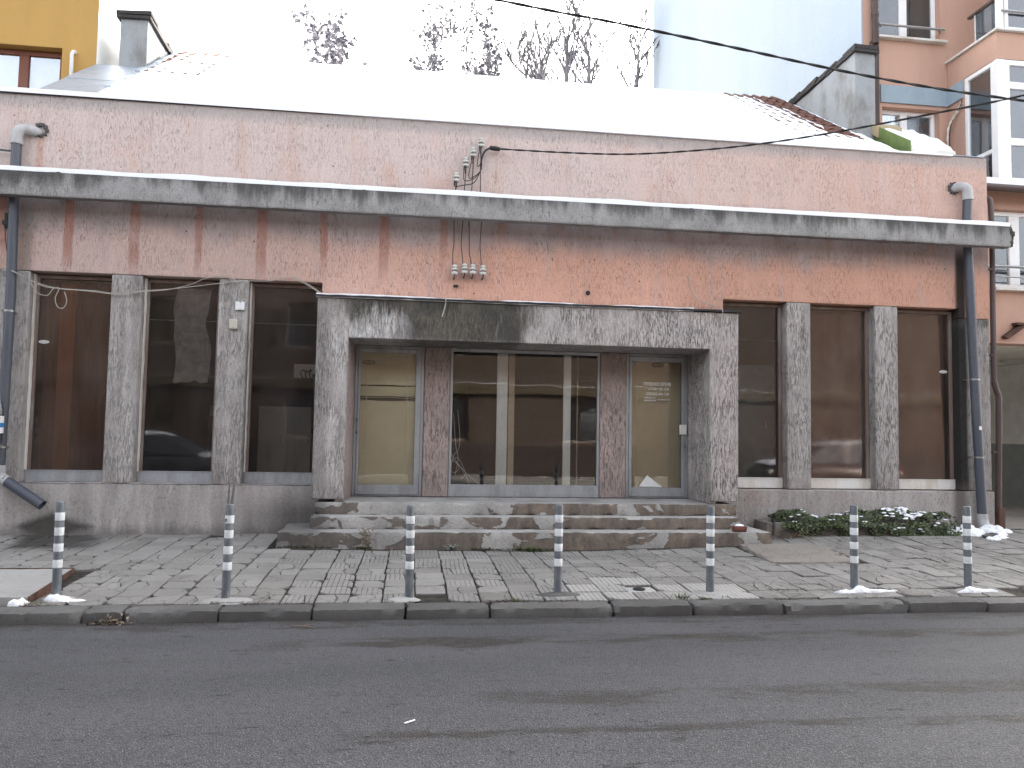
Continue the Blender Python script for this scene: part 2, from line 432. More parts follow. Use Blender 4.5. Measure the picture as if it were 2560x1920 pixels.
def mat_glass(name, tint, dust, dustcol=(.30, .265, .24), rough=.015, refl=1.0):
    m = Mat(name); P = m.gpos(); x, y, z = m.sep(P)
    t = m.t
    tr = m.node('ShaderNodeBsdfTransparent'); tr.inputs[0].default_value = (*tint, 1)
    gl = m.node('ShaderNodeBsdfGlossy'); gl.inputs['Roughness'].default_value = rough
    gl.inputs['Color'].default_value = (.95, .97, 1.0, 1)
    wob = m.noise(P, 1.1, 2.0, .5)
    b = m.node('ShaderNodeBump'); b.inputs['Distance'].default_value = .02; b.inputs['Strength'].default_value = .12
    m.put(b.inputs['Height'], wob); t.links.new(b.outputs[0], gl.inputs['Normal'])
    fr = m.node('ShaderNodeFresnel'); fr.inputs['IOR'].default_value = 1.52
    fac = m.mn(S(m, fr.outputs[0])*refl, 1.0)
    mx1 = m.node('ShaderNodeMixShader'); m.put(mx1.inputs[0], fac)
    t.links.new(tr.outputs[0], mx1.inputs[1]); t.links.new(gl.outputs[0], mx1.inputs[2])
    df = m.node('ShaderNodeBsdfDiffuse'); df.inputs[0].default_value = (*dustcol, 1)
    film = m.noise(m.comb(x*3.0, y, z*.9), 1.0, 5.0, .65)
    spk = m.smooth(m.noise(m.comb(x*60.0, y*60.0, z*22.0), 1.0, 1.0), .74, .78)
    dfac = m.mn(m.smooth(film, .3, .75, dust*.45, dust*1.7) + spk*.18*m.smooth(film, .45, .6), 1.0)
    mx2 = m.node('ShaderNodeMixShader'); m.put(mx2.inputs[0], dfac)
    t.links.new(mx1.outputs[0], mx2.inputs[1]); t.links.new(df.outputs[0], mx2.inputs[2])
    t.links.new(mx2.outputs[0], m.out.inputs[0])
    return m.mat

def mat_foliage(name, a, b):
    m = Mat(name); P = m.gpos()
    n = m.noise(P, 5.0, 3.0, .6); r = m.island()
    c = m.mix(m.smooth(n + (r-.5)*.6, .3, .7), a, b)
    return m.done(c, .55, spec=.35)

def mat_bark(name, c1, c2):
    m = Mat(name); P = m.gpos(); x, y, z = m.sep(P)
    n = m.noise(m.comb(x*20.0, y*20.0, z*4.0), 1.0, 4.0, .6)
    return m.done(m.mix(n, c1, c2), .9, n, .01)

def mat_twotone():
    m = Mat('passage_paint'); P = m.gpos(); x, y, z = m.sep(P)
    n = m.noise(P, 3.0, 4.0, .6)
    c = m.mix(m.smooth(z + (n-.5)*.01, 1.37, 1.385), (.21, .22, .215), (.66, .64, .60))
    return m.done(m.scale(c, m.smooth(n, .3, .7, .88, 1.06)), .7, n, .004, .4)

M = {}
M['pink'] = mat_pink(); M['grey'] = mat_grey(); M['portal'] = mat_portal(); M['reveal'] = mat_reveal()
M['plinth'] = mat_plinth(); M['beam'] = mat_beam(); M['step'] = mat_step(); M['road'] = mat_road(); M['dirt'] = mat_dirt()
M['paver_smooth'] = paver_mat('paver_smooth', (.245, .235, .219), (.198, .189, .176), 0.0, .45, .60)
M['paver_grooved'] = paver_mat('paver_grooved', (.245, .235, .219), (.198, .189, .176), 1.0, .45, .60)
M['paver_worn'] = paver_mat('paver_worn', (.228, .216, .199), (.170, .160, .147), .0, 1.1, 1.0)
M['paver_pale'] = paver_mat('paver_pale', (.335, .325, .306), (.285, .275, .258), 1.0, .2, .1)
M['slab'] = paver_mat('slab_concrete', (.355, .350, .335), (.300, .292, .278), 0.0, .15, .15)
M['slab_rough'] = paver_mat('rough_concrete', (.290, .265, .235), (.215, .195, .172), 0.0, .8, .5)
M['kerb'] = paver_mat('kerb_stone', (.125, .121, .116), (.075, .072, .068), 0.0, .7, .0)
M['snow'] = mat_snow(); M['snow_old'] = mat_snow('old_snow', .55)
M['flash'] = simple('dark_flashing', (.018, .018, .020), .6, 0)
M['alu'] = dirty('grey_aluminium', (.34, .355, .37), (.20, .195, .19), .55, .42, .35)
M['alu_pale'] = dirty('pale_sill', (.64, .63, .60), (.42, .33, .22), .55, .5, .0, 3.0)
M['frame_dark'] = dirty('old_wood_frame', (.16, .115, .095), (.30, .27, .25), .5, .7)
M['pvc_grey'] = dirty('grey_pipe', (.062, .070, .090), (.11, .11, .115), .5, .38, .0, 3.0)
M['pvc_pale'] = dirty('pale_pipe', (.40, .40, .40), (.25, .24, .23), .5, .45)
M['boll'] = dirty('bollard_paint', (.110, .124, .140), (.22, .225, .225), .75, .42, .1, 11.0, (1, 1, .5))
M['band'] = dirty('reflective_band', (.70, .73, .74), (.38, .38, .37), .45, .38, 0, 14.0, (1, 1, .6))
M['steel'] = simple('bare_steel', (.32, .32, .32), .35, .8)
M['rust'] = dirty('rusty_steel', (.110, .055, .038), (.055, .035, .028), .6, .75)
M['porcelain'] = simple('porcelain', (.52, .52, .48), .25, 0, .08, 20, .1)
M['cable'] = simple('black_cable', (.014, .014, .015), .55)
M['cable_beige'] = simple('beige_cable', (.36, .34, .30), .6)
M['box_white'] = dirty('white_plastic', (.70, .71, .70), (.5, .5, .48), .3, .4)
M['box_beige'] = dirty('beige_plastic', (.47, .455, .38), (.35, .34, .29), .3, .45)
M['glass'] = mat_glass('shop_glass', (.80, .79, .78), .040, (.28, .255, .24), .03)
M['glass_door'] = mat_glass('door_glass', (.95, .95, .93), .018)
M['glass_brown'] = mat_glass('grimy_shop_glass', (.74, .68, .63), .125, (.27, .215, .18), .055)
M['glass_clear'] = mat_glass('window_glass', (.93, .95, .96), .03, (.5, .5, .5), .01, 3.2)
M['glass_bottle'] = mat_glass('bottle_plastic', (.80, .86, .88), .05, (.4, .4, .4), .08, 1.5)
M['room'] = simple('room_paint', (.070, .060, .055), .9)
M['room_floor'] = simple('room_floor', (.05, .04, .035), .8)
M['curtain_brown'] = simple('brown_curtain', (.200, .085, .048), .95, 0, .15, 6, .04)
M['curtain_orange'] = simple('orange_curtain', (.52, .21, .085), .95, 0, .12, 6, .04)
M['curtain_taupe'] = simple('taupe_curtain', (.235, .148, .110), .95, 0, .15, 6, .04)
M['blind_dim'] = simple('tan_blind', (.50, .43, .30), .7, 0, .05, 4, .1)
M['blind'] = simple('beige_blind', (.740, .680, .500), .7, 0, .05, 4, .1)
M['paper'] = simple('white_paper', (.72, .72, .70), .9, 0, .04, 6, .1)
M['paper_grey'] = simple('grey_sheet', (.30, .29, .28), .6, 0, .3, 9, .4)
M['post'] = dirty('pale_post', (.76, .80, .82), (.62, .64, .64), .4, .6)
M['cream'] = dirty('cream_paint', (.66, .645, .58), (.40, .37, .32), .4, .6)
M['beige_post'] = dirty('beige_paint', (.44, .37, .29), (.30, .25, .2), .4, .6)
M['ink'] = simple('dark_print', (.05, .055, .07), .6)
M['ink_white'] = simple('white_lettering', (.88, .88, .85), .7)
M['blue'] = simple('blue_print', (.02, .17, .42), .5)
M['red'] = simple('red_print', (.45, .06, .05), .5)
M['tile'] = dirty('roof_tile_clay', (.120, .052, .036), (.060, .036, .030), .6, .85)
M['felt'] = simple('dark_coping', (.045, .040, .038), .9, 0, .3, 15, .8, .01)
M['zinc'] = dirty('zinc_sheet', (.33, .375, .43), (.23, .25, .28), .6, .4, .45, 2.5, (1, 1, 1))
M['car_paint'] = simple('dark_car_paint', (.035, .040, .050), .25, .1, .03); M['car_red'] = simple('maroon_car_paint', (.050, .022, .020), .25, .1, .03); M['tyre'] = simple('tyre', (.02, .02, .02), .9); M['teal'] = simple('teal_paint', (.10, .15, .16), .8)
M['green'] = dirty('green_sheet', (.110, .165, .040), (.08, .11, .045), .5, .6)
M['firewall'] = dirty('bare_render', (.30, .315, .325), (.175, .165, .150), .85, .95, 0, 2.2, (1, 1, .6))
M['ochre'] = dirty('ochre_render', (.47, .285, .090), (.40, .245, .085), .6, .9, 0, 1.2, (1, 1, .35))
M['white_wall'] = simple('white_render', (.80, .80, .79), .9, 0, .03, 4, .2, .004)
M['shaded_white'] = dirty('shaded_white_render', (.340, .400, .460), (.315, .372, .430), .6, .9, 0, .9, (1, 1, .12))  # white render again, with its bluish shade put into the colour
M['salmon'] = dirty('salmon_render', (.500, .318, .245), (.42, .265, .205), .5, .9, 0, 1.4, (1, 1, .35))
M['bluegrey'] = dirty('blue_band_paint', (.30, .375, .430), (.26, .32, .37), .5, .85)
M['pvc_white'] = simple('white_window_frame', (.80, .80, .80), .4, 0, .03)
M['wood'] = dirty('brown_window_frame', (.165, .052, .026), (.11, .04, .022), .4, .5)
M['brown_metal'] = dirty('brown_metal', (.075, .050, .045), (.05, .035, .03), .4, .5)
M['net'] = simple('net_curtain', (.62, .61, .57), .95, 0, .06, 4, .2)
M['grey_curtain'] = simple('grey_curtain', (.10, .10, .11), .95, 0, .2, 6, .2)
M['passage'] = mat_twotone()
M['terracotta'] = dirty('red_brick', (.135, .045, .030), (.06, .03, .025), .5, .7)
M['planter'] = dirty('planter_concrete', (.195, .178, .160), (.09, .075, .06), .7, .95, 0, 3.0, (1, 1, 1))
M['ivy'] = mat_foliage('ivy_leaf', (.022, .034, .014), (.085, .105, .042))
M['grass'] = mat_foliage('grass_leaf', (.045, .070, .020), (.110, .135, .050))
M['moss'] = mat_foliage('moss_leaf', (.030, .038, .014), (.080, .085, .032))
M['sage'] = mat_foliage('grey_leaf', (.12, .145, .125), (.24, .27, .23))
M['debris'] = mat_foliage('road_grit', (.018, .015, .013), (.070, .058, .047))
M['dead'] = mat_foliage('dead_leaf', (.075, .055, .038), (.20, .155, .105))
M['tree_leaf'] = mat_foliage('tree_leaf', (.105, .105, .130), (.195, .195, .230))  # bluish paleness of the sky glare put into the leaf colour
M['bark'] = mat_bark('tree_bark', (.12, .115, .125), (.24, .23, .25)); M['stem'] = mat_bark('ivy_stem', (.030, .026, .024), (.065, .058, .053))  # tree bark colour lightened to stand in for sky glare
M['opp'] = simple('opposite_render', (.060, .040, .030), .9, 0, .2, 2, .3)
M['opp2'] = simple('opposite_base', (.035, .024, .020), .9, 0, .2, 2, .3)
M['opp_yellow'] = simple('opposite_band', (.070, .050, .028), .9, 0, .15, 2, .3)
M['ground'] = simple('ground_soil', (.16, .15, .135), .95, 0, .2, 1)

# ------------------------------------------------------------------ geometry helpers
class MB:
    def __init__(s): s.v, s.f, s.mi = [], [], []
    def add(s, vs, fs, mi=0):
        o = len(s.v); s.v += [tuple(v) for v in vs]
        for f in fs: s.f.append([i+o for i in f]); s.mi.append(mi)
        return s
    def box(s, x0, x1, y0, y1, z0, z1, mi=0):
        return s.add([(x0,y0,z0),(x1,y0,z0),(x1,y1,z0),(x0,y1,z0),(x0,y0,z1),(x1,y0,z1),(x1,y1,z1),(x0,y1,z1)],
                     [(3,2,1,0),(4,5,6,7),(0,1,5,4),(1,2,6,5),(2,3,7,6),(3,0,4,7)], mi)
    def hexa(s, p, mi=0):
        """eight corners in the same order as box()"""
        return s.add(p, [(3,2,1,0),(4,5,6,7),(0,1,5,4),(1,2,6,5),(2,3,7,6),(3,0,4,7)], mi)
    def frame(s, x0, x1, z0, z1, w, y0, y1, bottom=None, top=None):
        b = w if bottom is None else bottom; t = w if top is None else top
        s.box(x0, x1, y0, y1, z0, z0+b); s.box(x0, x1, y0, y1, z1-t, z1)
        s.box(x0, x0+w, y0, y1, z0+b, z1-t); s.box(x1-w, x1, y0, y1, z0+b, z1-t)
        return s
    def tube(s, pts, r, n=8, cap=True, mi=0):
        pts = [Vector(p) for p in pts]; k = len(pts)
        rr = r if isinstance(r, (list, tuple)) else [r]*k
        t0 = (pts[1]-pts[0]).normalized()
        a = t0.cross(Vector((0, 0, 1)))
        if a.length < .05: a = t0.cross(Vector((0, 1, 0)))
        a.normalize(); vs = []
        for i in range(k):
            t = (pts[min(i+1, k-1)] - pts[max(i-1, 0)])
            if t.length < 1e-9: t = t0
            t.normalize(); a = a - t*a.dot(t)
            if a.length < 1e-6: a = t.orthogonal()
            a.normalize(); b = t.cross(a)
            for j in range(n):
                q = 2*math.pi*j/n
                vs.append(pts[i] + (a*math.cos(q) + b*math.sin(q))*rr[i])
        fs = [(i*n+j, i*n+(j+1)%n, (i+1)*n+(j+1)%n, (i+1)*n+j) for i in range(k-1) for j in range(n)]
        if cap: fs += [tuple(range(n))[::-1], tuple((k-1)*n+j for j in range(n))]
        return s.add(vs, fs, mi)
    def lathe(s, prof, c, n=16, axis='Z', mi=0):
        """profile of (radius, height)"""
        vs = []
        for r, h in prof:
            for j in range(n):
                q = 2*math.pi*j/n; a, b = r*math.cos(q), r*math.sin(q)
                if axis == 'Z': vs.append((c[0]+a, c[1]+b, c[2]+h))
                else: vs.append((c[0]+a, c[1]-h, c[2]+b))
        k = len(prof)
        fs = [(i*n+j, i*n+(j+1)%n, (i+1)*n+(j+1)%n, (i+1)*n+j) for i in range(k-1) for j in range(n)]
        fs += [tuple(range(n))[::-1], tuple((k-1)*n+j for j in range(n))]
        if axis != 'Z': fs = [tuple(reversed(f)) for f in fs]
        return s.add(vs, fs, mi)
    def mesh(s, name, mats, smooth=True, angle=35, recalc=False):
        me = bpy.data.meshes.new(name)
        me.from_pydata(s.v, [], s.f)
        for m in (mats if isinstance(mats, (list, tuple)) else [mats]): me.materials.append(m)
        if any(s.mi): me.polygons.foreach_set('material_index', s.mi)
        if recalc:
            b = bmesh.new(); b.from_mesh(me); bmesh.ops.remove_doubles(b, verts=b.verts, dist=1e-5)
            bmesh.ops.recalc_face_normals(b, faces=b.faces); b.to_mesh(me); b.free()
        if smooth:
            me.shade_smooth(); me.set_sharp_from_angle(angle=R(angle))
        me.update()
        return me
    def build(s, name, mats, parent=None, bevel=0, smooth=True, angle=35, recalc=False, seg=2):
        return link(name, s.mesh(name, mats, smooth, angle, recalc), parent, bevel, seg)

def wpos(o):
    p = Vector((0, 0, 0))
    while o is not None: p = p + o.location; o = o.parent
    return p

def link(name, me, parent=None, bevel=0, seg=2):
    o = bpy.data.objects.new(name, me); COL.objects.link(o)
    if parent is not None:
        o.parent = parent; o.location = -wpos(parent)      # mesh coordinates are world coordinates
    if bevel:
        b = o.modifiers.new('bevel', 'BEVEL'); b.width = bevel; b.segments = seg; b.limit_method = 'ANGLE'; b.angle_limit = R(40)
        b.harden_normals = False
    return o

def tag(o, label=None, cat=None, group=None, kind=None):
    if label: o['label'] = label
    if cat: o['category'] = cat
    if group: o['group'] = group
    if kind: o['kind'] = kind
    return o

def thing(name, loc, label, cat, group=None):
    o = bpy.data.objects.new(name, None); COL.objects.link(o)
    o.location = loc; o.empty_display_size = .2
    return tag(o, label, cat, group)

def structure(name, loc=(0, 0, 0)):
    o = bpy.data.objects.new(name, None); COL.objects.link(o); o.location = loc
    return tag(o, kind='structure')

def copy_tree(o, parent=None):
    c = o.copy(); COL.objects.link(c)
    if parent is not None: c.parent = parent
    for ch in o.children: copy_tree(ch, c)
    return c

def nz3(x, y, z, s=1.0): return mnoise.noise(Vector((x*s, y*s, z*s)))

def rough_box(x0, x1, y0, y1, z0, z1, nx, ny, nz, amp=.004, chip=.012, sc=6.0, seed=0.0, topz=None):
    """box with uneven faces and worn, chipped edges"""
    mb = MB(); idx = {}
    def vert(i, j, k):
        key = (i, j, k)
        if key in idx: return idx[key]
        x = x0+(x1-x0)*i/nx; y = y0+(y1-y0)*j/ny; z = z0+(z1-z0)*k/nz
        ex = (i in (0, nx)); ey = (j in (0, ny)); ez = (k in (0, nz))
        p = Vector((x, y, z))
        d = Vector((nz3(x+seed, y, z, sc), nz3(x, y+seed+9, z, sc), nz3(x, y, z+seed+21, sc)))*amp
        p += d
        if ex+ey+ez >= 2:
            c = chip*(.35 + max(0, nz3(x+seed*3, y*2+5, z*2, sc*1.6))*2.2)
            if ex: p.x += c if i == 0 else -c
            if ey: p.y += c if j == 0 else -c
            if ez: p.z += c*.8 if k == 0 else -c*.8
        mb.v.append(tuple(p)); idx[key] = len(mb.v)-1
        return idx[key]
    def quad(a, b, c, d): mb.f.append([vert(*a), vert(*b), vert(*c), vert(*d)]); mb.mi.append(0)
    for i in range(nx):
        for k in range(nz):
            quad((i,0,k),(i+1,0,k),(i+1,0,k+1),(i,0,k+1)); quad((i+1,ny,k),(i,ny,k),(i,ny,k+1),(i+1,ny,k+1))
        for j in range(ny):
            quad((i,j,nz),(i+1,j,nz),(i+1,j+1,nz),(i,j+1,nz)); quad((i,j+1,0),(i+1,j+1,0),(i+1,j,0),(i,j,0))
    for j in range(ny):
        for k in range(nz):
            quad((0,j+1,k),(0,j,k),(0,j,k+1),(0,j+1,k+1)); quad((nx,j,k),(nx,j+1,k),(nx,j+1,k+1),(nx,j,k+1))
    return mb

def cell_wall(xs, zs, filled, y0, y1):
    """slab cut into cells; only the outer faces are made"""
    mb = MB(); idx = {}; nx, nz = len(xs)-1, len(zs)-1
    def v(i, k, s):
        if (i, k, s) not in idx:
            mb.v.append((xs[i], y0 if s == 0 else y1, zs[k])); idx[(i, k, s)] = len(mb.v)-1
        return idx[(i, k, s)]
    F = lambda i, k: 0 <= i < nx and 0 <= k < nz and filled(i, k)
    def q(*a): mb.f.append([v(*t) for t in a]); mb.mi.append(0)
    for i in range(nx):
        for k in range(nz):
            if not F(i, k): continue
            q((i,k,0),(i+1,k,0),(i+1,k+1,0),(i,k+1,0)); q((i+1,k,1),(i,k,1),(i,k+1,1),(i+1,k+1,1))
            if not F(i-1, k): q((i,k,1),(i,k,0),(i,k+1,0),(i,k+1,1))
            if not F(i+1, k): q((i+1,k,0),(i+1,k,1),(i+1,k+1,1),(i+1,k+1,0))
            if not F(i, k-1): q((i,k,1),(i+1,k,1),(i+1,k,0),(i,k,0))
            if not F(i, k+1): q((i,k+1,0),(i+1,k+1,0),(i+1,k+1,1),(i,k+1,1))
    return mb

def spline(pts, n=8):
    P = [Vector(p) for p in pts]; out = []
    for i in range(len(P)-1):
        a = P[max(i-1, 0)]; b = P[i]; c = P[i+1]; d = P[min(i+2, len(P)-1)]
        for k in range(n):
            t = k/n
            out.append(.5*((2*b) + (c-a)*t + (2*a-5*b+4*c-d)*t*t + (-a+3*b-3*c+d)*t**3))
    out.append(P[-1])
    return out

def zw(x): return .031 + .0088*max(-8, min(12, x))
def zg(x, y):
    """height of the pavement"""
    t = max(0.0, min(1.0, -y/3.86)); z = zw(x)*(1-t) - .085*t
    z -= .060*math.exp(-((x-1.8)/2.3)**2 - ((y+1.3)/.9)**2)
    return z + .010*nz3(x, y, 3.3, .9)*min(1, (3.86+y)/.5 if y < -3.36 else 1)

def roofz(y): return 5.80 + .661*y
ROAD = -.18

# ------------------------------------------------------------------ ground, road
g = MB(); g.box(-150, 150, -150, 150, -.9, -.42)
tag(g.build('ground', M['ground'], smooth=False), kind='structure')
rd = MB(); nxr, nyr = 160, 40
xs = [-12 + 24*i/nxr for i in range(nxr+1)]; ys = [-11.2 + 7.12*j/nyr for j in range(nyr+1)]
def roadz(x, y):
    c = ROAD + .03*(1 - ((y+7.6)/3.6)**2)*1.0
    return c - .03*0 + .006*nz3(x, y, 0, .7) + .004*nz3(x, y, 5, 2.2) - (.012*math.exp(-((y+4.1)/.12)**2))
xs = [-60, -30, -18] + xs + [18, 30, 60]
for y in ys:
    for x in xs: rd.v.append((x, y, roadz(x, y)))
w = len(xs)
for j in range(len(ys)-1):
    for i in range(w-1): rd.f.append([j*w+i, j*w+i+1, (j+1)*w+i+1, (j+1)*w+i]); rd.mi.append(0)
tag(rd.build('road', M['road']), kind='structure')
op = MB(); op.box(-60, 60, -15, -11.2, -.4, -.06)
tag(op.build('opposite_pavement', M['slab_rough'], smooth=False), kind='structure')

# ------------------------------------------------------------------ kerb
kerb = structure('kerb', (0, -3.98, -.2))
joints = [-60, -30, -12, -9.5, -8.4, -7.4, -6.4, -5.4, -4.55, -3.62, -2.64, -2.32, -1.56, -.79, 0, .74, 1.85, 2.59, 3.47, 4.70, 5.52, 6.4, 7.3, 8.3, 9.3, 10.4, 12, 30, 60]
rk = random.Random(3)
for a, b in zip(joints[:-1], joints[1:]):
    L = b-a; n = max(4, min(40, int(L/.05)))
    dy = rk.uniform(-.012, .012); dz = rk.uniform(-.008, .006)
    mb = rough_box(a+.005, b-.005, -4.10+dy, -3.868+dy*.3, -.40, -.088+dz, n, 5, 6, .006, .020, 7.0, a*1.7)
    tilt = rk.uniform(-.010, .010)
    mb.v = [(x, y, z + (x-(a+b)/2)*tilt*.6 + ((.010 if z > -.2 and y < -4.05 else 0)*-1)) for x, y, z in mb.v]
    if abs(a-1.85) < .01 or abs(a+2.64) < .01:             # broken kerb stones
        mb.v = [(x, y, z - (.05*max(0, nz3(x*9, y*9, 2)) if (x < a+.08 or x > b-.16) and y < -4.0 and z > -.2 else 0)) for x, y, z in mb.v]
    mb.build('kerb_stone', M['kerb'], kerb)

# ------------------------------------------------------------------ pavement: every paver a part
pav = structure('pavement', (0, -2, -.1))
bed = MB(); bx = [-60, -20, -9] + [-8 + .4*i for i in range(51)] + [14, 20, 60]; by = [-3.862 + 3.90*j/16 for j in range(17)]
for y in by:
    for x in bx: bed.v.append((x, y, zg(x, y) - .021 + .006*nz3(x, y, 1, 5)))
w = len(bx)
for j in range(len(by)-1):
    for i in range(w-1): bed.f.append([j*w+i, j*w+i+1, (j+1)*w+i+1, (j+1)*w+i]); bed.mi.append(0)
bed.build('bedding', M['dirt'], pav)

def paver_mesh(seed, mat, cracked=False, h=.05):
    r = random.Random(seed); mb = MB(); s = .1442
    def island(poly):
        n = len(poly); c = sum((Vector(p) for p in poly), Vector((0, 0)))/n
        lo, mid, top = [], [], []
        for p in poly:
            p = Vector(p); q = p + (c-p).normalized()*r.uniform(.005, .011)
            lo.append((p.x, p.y, -h)); mid.append((p.x, p.y, -r.uniform(.004, .008))); top.append((q.x, q.y, r.uniform(-.0015, .0015)))
        fs = []
        for i in range(n):
            j = (i+1) % n
            fs.append((i, j, n+j, n+i)); fs.append((n+i, n+j, 2*n+j, 2*n+i))
        fs.append(tuple(range(2*n, 3*n)))
        mb.add(lo+mid+top, fs)
    J = lambda: r.uniform(-.005, .003)
    sx_ = s - .0022; s = s + .0008
    c4 = [(-sx_+abs(J()), -s+abs(J())), (sx_+J(), -s+abs(J())), (sx_+J(), s+J()), (-sx_+abs(J()), s+J())]
    def edge(a, b, k=3):
        return [(a[0]+(b[0]-a[0])*t/k + r.uniform(-.0025, .0025), a[1]+(b[1]-a[1])*t/k + r.uniform(-.0025, .0025)) for t in range(k)]
    if not cracked:
        poly = edge(c4[0], c4[1]) + edge(c4[1], c4[2]) + edge(c4[2], c4[3]) + edge(c4[3], c4[0])
        if r.random() < .45: poly[0] = (poly[0][0]+r.uniform(.02, .06), poly[0][1]+r.uniform(.015, .045))
        if r.random() < .25: poly[6] = (poly[6][0]-r.uniform(.02, .05), poly[6][1]-r.uniform(.01, .03))
        island(poly)
    else:
        t1, t2 = r.uniform(.25, .75), r.uniform(.25, .75)
        p = Vector(c4[0]).lerp(Vector(c4[1]), t1); q = Vector(c4[3]).lerp(Vector(c4[2]), t2); m_ = (p+q)/2 + Vector((r.uniform(-.04, .04), 0))
        g_ = Vector((.004, 0))
        island([c4[0], p-g_, m_-g_, q-g_, c4[3]]); island([p+g_, c4[1], c4[2], q+g_, m_+g_])
    return mb.mesh('paver', mat, True, 30)
kinds = {'paver_smooth': [paver_mesh(i, M['paver_smooth']) for i in range(8)] + [paver_mesh(40+i, M['paver_smooth'], True) for i in range(3)],
         'paver_grooved': [paver_mesh(10+i, M['paver_grooved']) for i in range(8)] + [paver_mesh(50+i, M['paver_grooved'], True) for i in range(3)],
         'paver_worn': [paver_mesh(20+i, M['paver_worn']) for i in range(6)] + [paver_mesh(60+i, M['paver_worn'], True) for i in range(4)],
         'paver_pale': [paver_mesh(30+i, M['paver_pale']) for i in range(4)]}
rp = random.Random(11)
CAMP = Vector((0, -11, 1.445))
pavers = []
pale_spots = {(9, 2), (10, 2), (9, 1), (10, 1), (9, 0), (8, 0)}
PITCH_T = .2965
for ci in range(-28, 42):
    x = -.22 + .155 + ci*PITCH_T
    off = .5*PITCH_T if False else rp.choice([0, 0, 0, .5, .33])*PITCH_T*(1 if ci > 13 or ci % 5 == 0 else 0)
    for ri in range(0, 14):
        y = -3.862 + .15 + ri*PITCH_T - off*0 + (off if ri else 0)*0
        y = -3.862 + .15 + ri*PITCH_T + off*(1 if ri else 0)*.0 + (.0 if ri == 0 else off*0)
        y += .03*nz3(ci*.37, ri*.2, 4.0) + (.09*math.sin(ci*2.1)*(1 if ci > 14 else .25))*(1 if 0 < ri else 0)
        if y > -.12 or y < -3.75: 
            if y > -.12: continue
        if -1.62 < x < 4.84 and y > -1.16: continue
        if 5.0 < x < 7.85 and y > -.50: continue
        if x < -3.20 and y < -2.32: continue                       # concrete cover slab
        if 4.28 < x < 5.35 and -2.30 < y < -1.12: continue          # concrete patch
        if math.hypot(x-2.26, y+3.48) < .14: continue
        if ri == 0 and not (1.3 < x < 3.6) and rp.random() < .12: continue
        xx = x + .012*nz3(ci, ri*.6, 8) + .018*nz3(ri*.35, 3, ci*.1)
        if (1.50 < xx < 2.2 and -3.30 > y) and rp.random() < .75 or (1.88 < xx < 2.45 and -3.25 < y < -2.95) or (2.45 < xx < 3.45 and y < -3.15 and rp.random() < .8): kd = 'paver_pale'
        else:
            u = rp.random()
            pg = .78 if .3 < xx < 4.6 else (.55 if xx >= 4.6 else (.5 if xx > -1.4 else .08))
            kd = 'paver_worn' if u < .14 else ('paver_grooved' if u < .14 + pg*.86 else 'paver_smooth')
        pavers.append((xx, y, kd))
pavers.sort(key=lambda t: (Vector((t[0], t[1], 0)) - CAMP).length + (30 if (abs(t[0]+.2 - (t[1]+11)*.13) > (t[1]+11)*.70) else 0))
def paver_matrix(x, y):
    e = .12
    gx = (zg(x+e, y)-zg(x-e, y))/(2*e); gy = (zg(x, y+e)-zg(x, y-e))/(2*e)
    rough = 1.7 if x > 3.5 else 1.0
    rx = math.atan(gy) + R(rp.gauss(0, .55))*rough; ry = -math.atan(gx) + R(rp.gauss(0, .5))*rough
    return Matrix.Translation((x, y, zg(x, y) + rp.gauss(0, .0022)*rough)) @ Matrix.Rotation(R(rp.gauss(0, .7)), 4, 'Z') @ Matrix.Rotation(rx, 4, 'X') @ Matrix.Rotation(ry, 4, 'Y')
rest = MB(); mats_rest = [M[k] for k in kinds]; kk = list(kinds)
for n, (x, y, kd) in enumerate(pavers):
    ms = kinds[kd]; nu = 8 if kd != 'paver_pale' else 4
    crk = rp.random() < (.26 if x > 3.4 else .06)
    me = rp.choice(ms[-3:]) if (crk and kd != 'paver_pale') else rp.choice(ms)
    q = 0 if (kd == 'paver_pale' or rp.random() < .86) else 1
    mt = paver_matrix(x, y) @ Matrix.Rotation(math.pi/2*(q + 2*rp.randint(0, 1)), 4, 'Z')
    if n < 299:
        o = bpy.data.objects.new('paver', me); COL.objects.link(o); o.parent = pav
        o.matrix_local = Matrix.Translation(-pav.location) @ mt
    else:
        rest.add([mt @ v.co for v in me.vertices], [tuple(p.vertices) for p in me.polygons], kk.index(kd))
tag(rest.build('paver_field', mats_rest, pav, angle=30), kind='stuff')

# narrow closing strip of broken pieces against the kerb
# concrete cover slab with its rusty angle iron, and the rough concrete patch
sl = rough_box(-8.0, -3.235, -3.80, -2.42, -.20, -.030, 60, 14, 2, .0025, .006, 5, 2.0)
def shear(mb):
    mb.v = [(x + max(0, (y+2.42)*-.145)*(1 if x > -4 else 0)*0 + ((-2.42-y)*.145 if x > -3.6 else 0)*1.0 - .15*(1 if x > -3.6 else 0), y, z) for x, y, z in mb.v]; return mb
shear(sl).build('cover_slab', M['slab'], pav)
an = MB(); a0 = Vector((-3.385, -2.40, 0)); a1 = Vector((-3.185, -3.80, 0))
d_ = (a1-a0).normalized(); n_ = Vector((-d_.y, d_.x, 0))
def bar(p, q, w0, w1, z0, z1):
    return [p+n_*w0+Vector((0,0,z0)), q+n_*w0+Vector((0,0,z0)), q+n_*w1+Vector((0,0,z0)), p+n_*w1+Vector((0,0,z0)), p+n_*w0+Vector((0,0,z1)), q+n_*w0+Vector((0,0,z1)), q+n_*w1+Vector((0,0,z1)), p+n_*w1+Vector((0,0,z1))]
an.hexa(bar(a0, a1, .004, .012, -.14, -.026)); an.hexa(bar(a0, a1, .012, .062, -.10, -.092))
an.box(-8, -3.37, -2.412, -2.402, -.14, -.024)
an.build('angle_iron', M['rust'], pav, recalc=True)
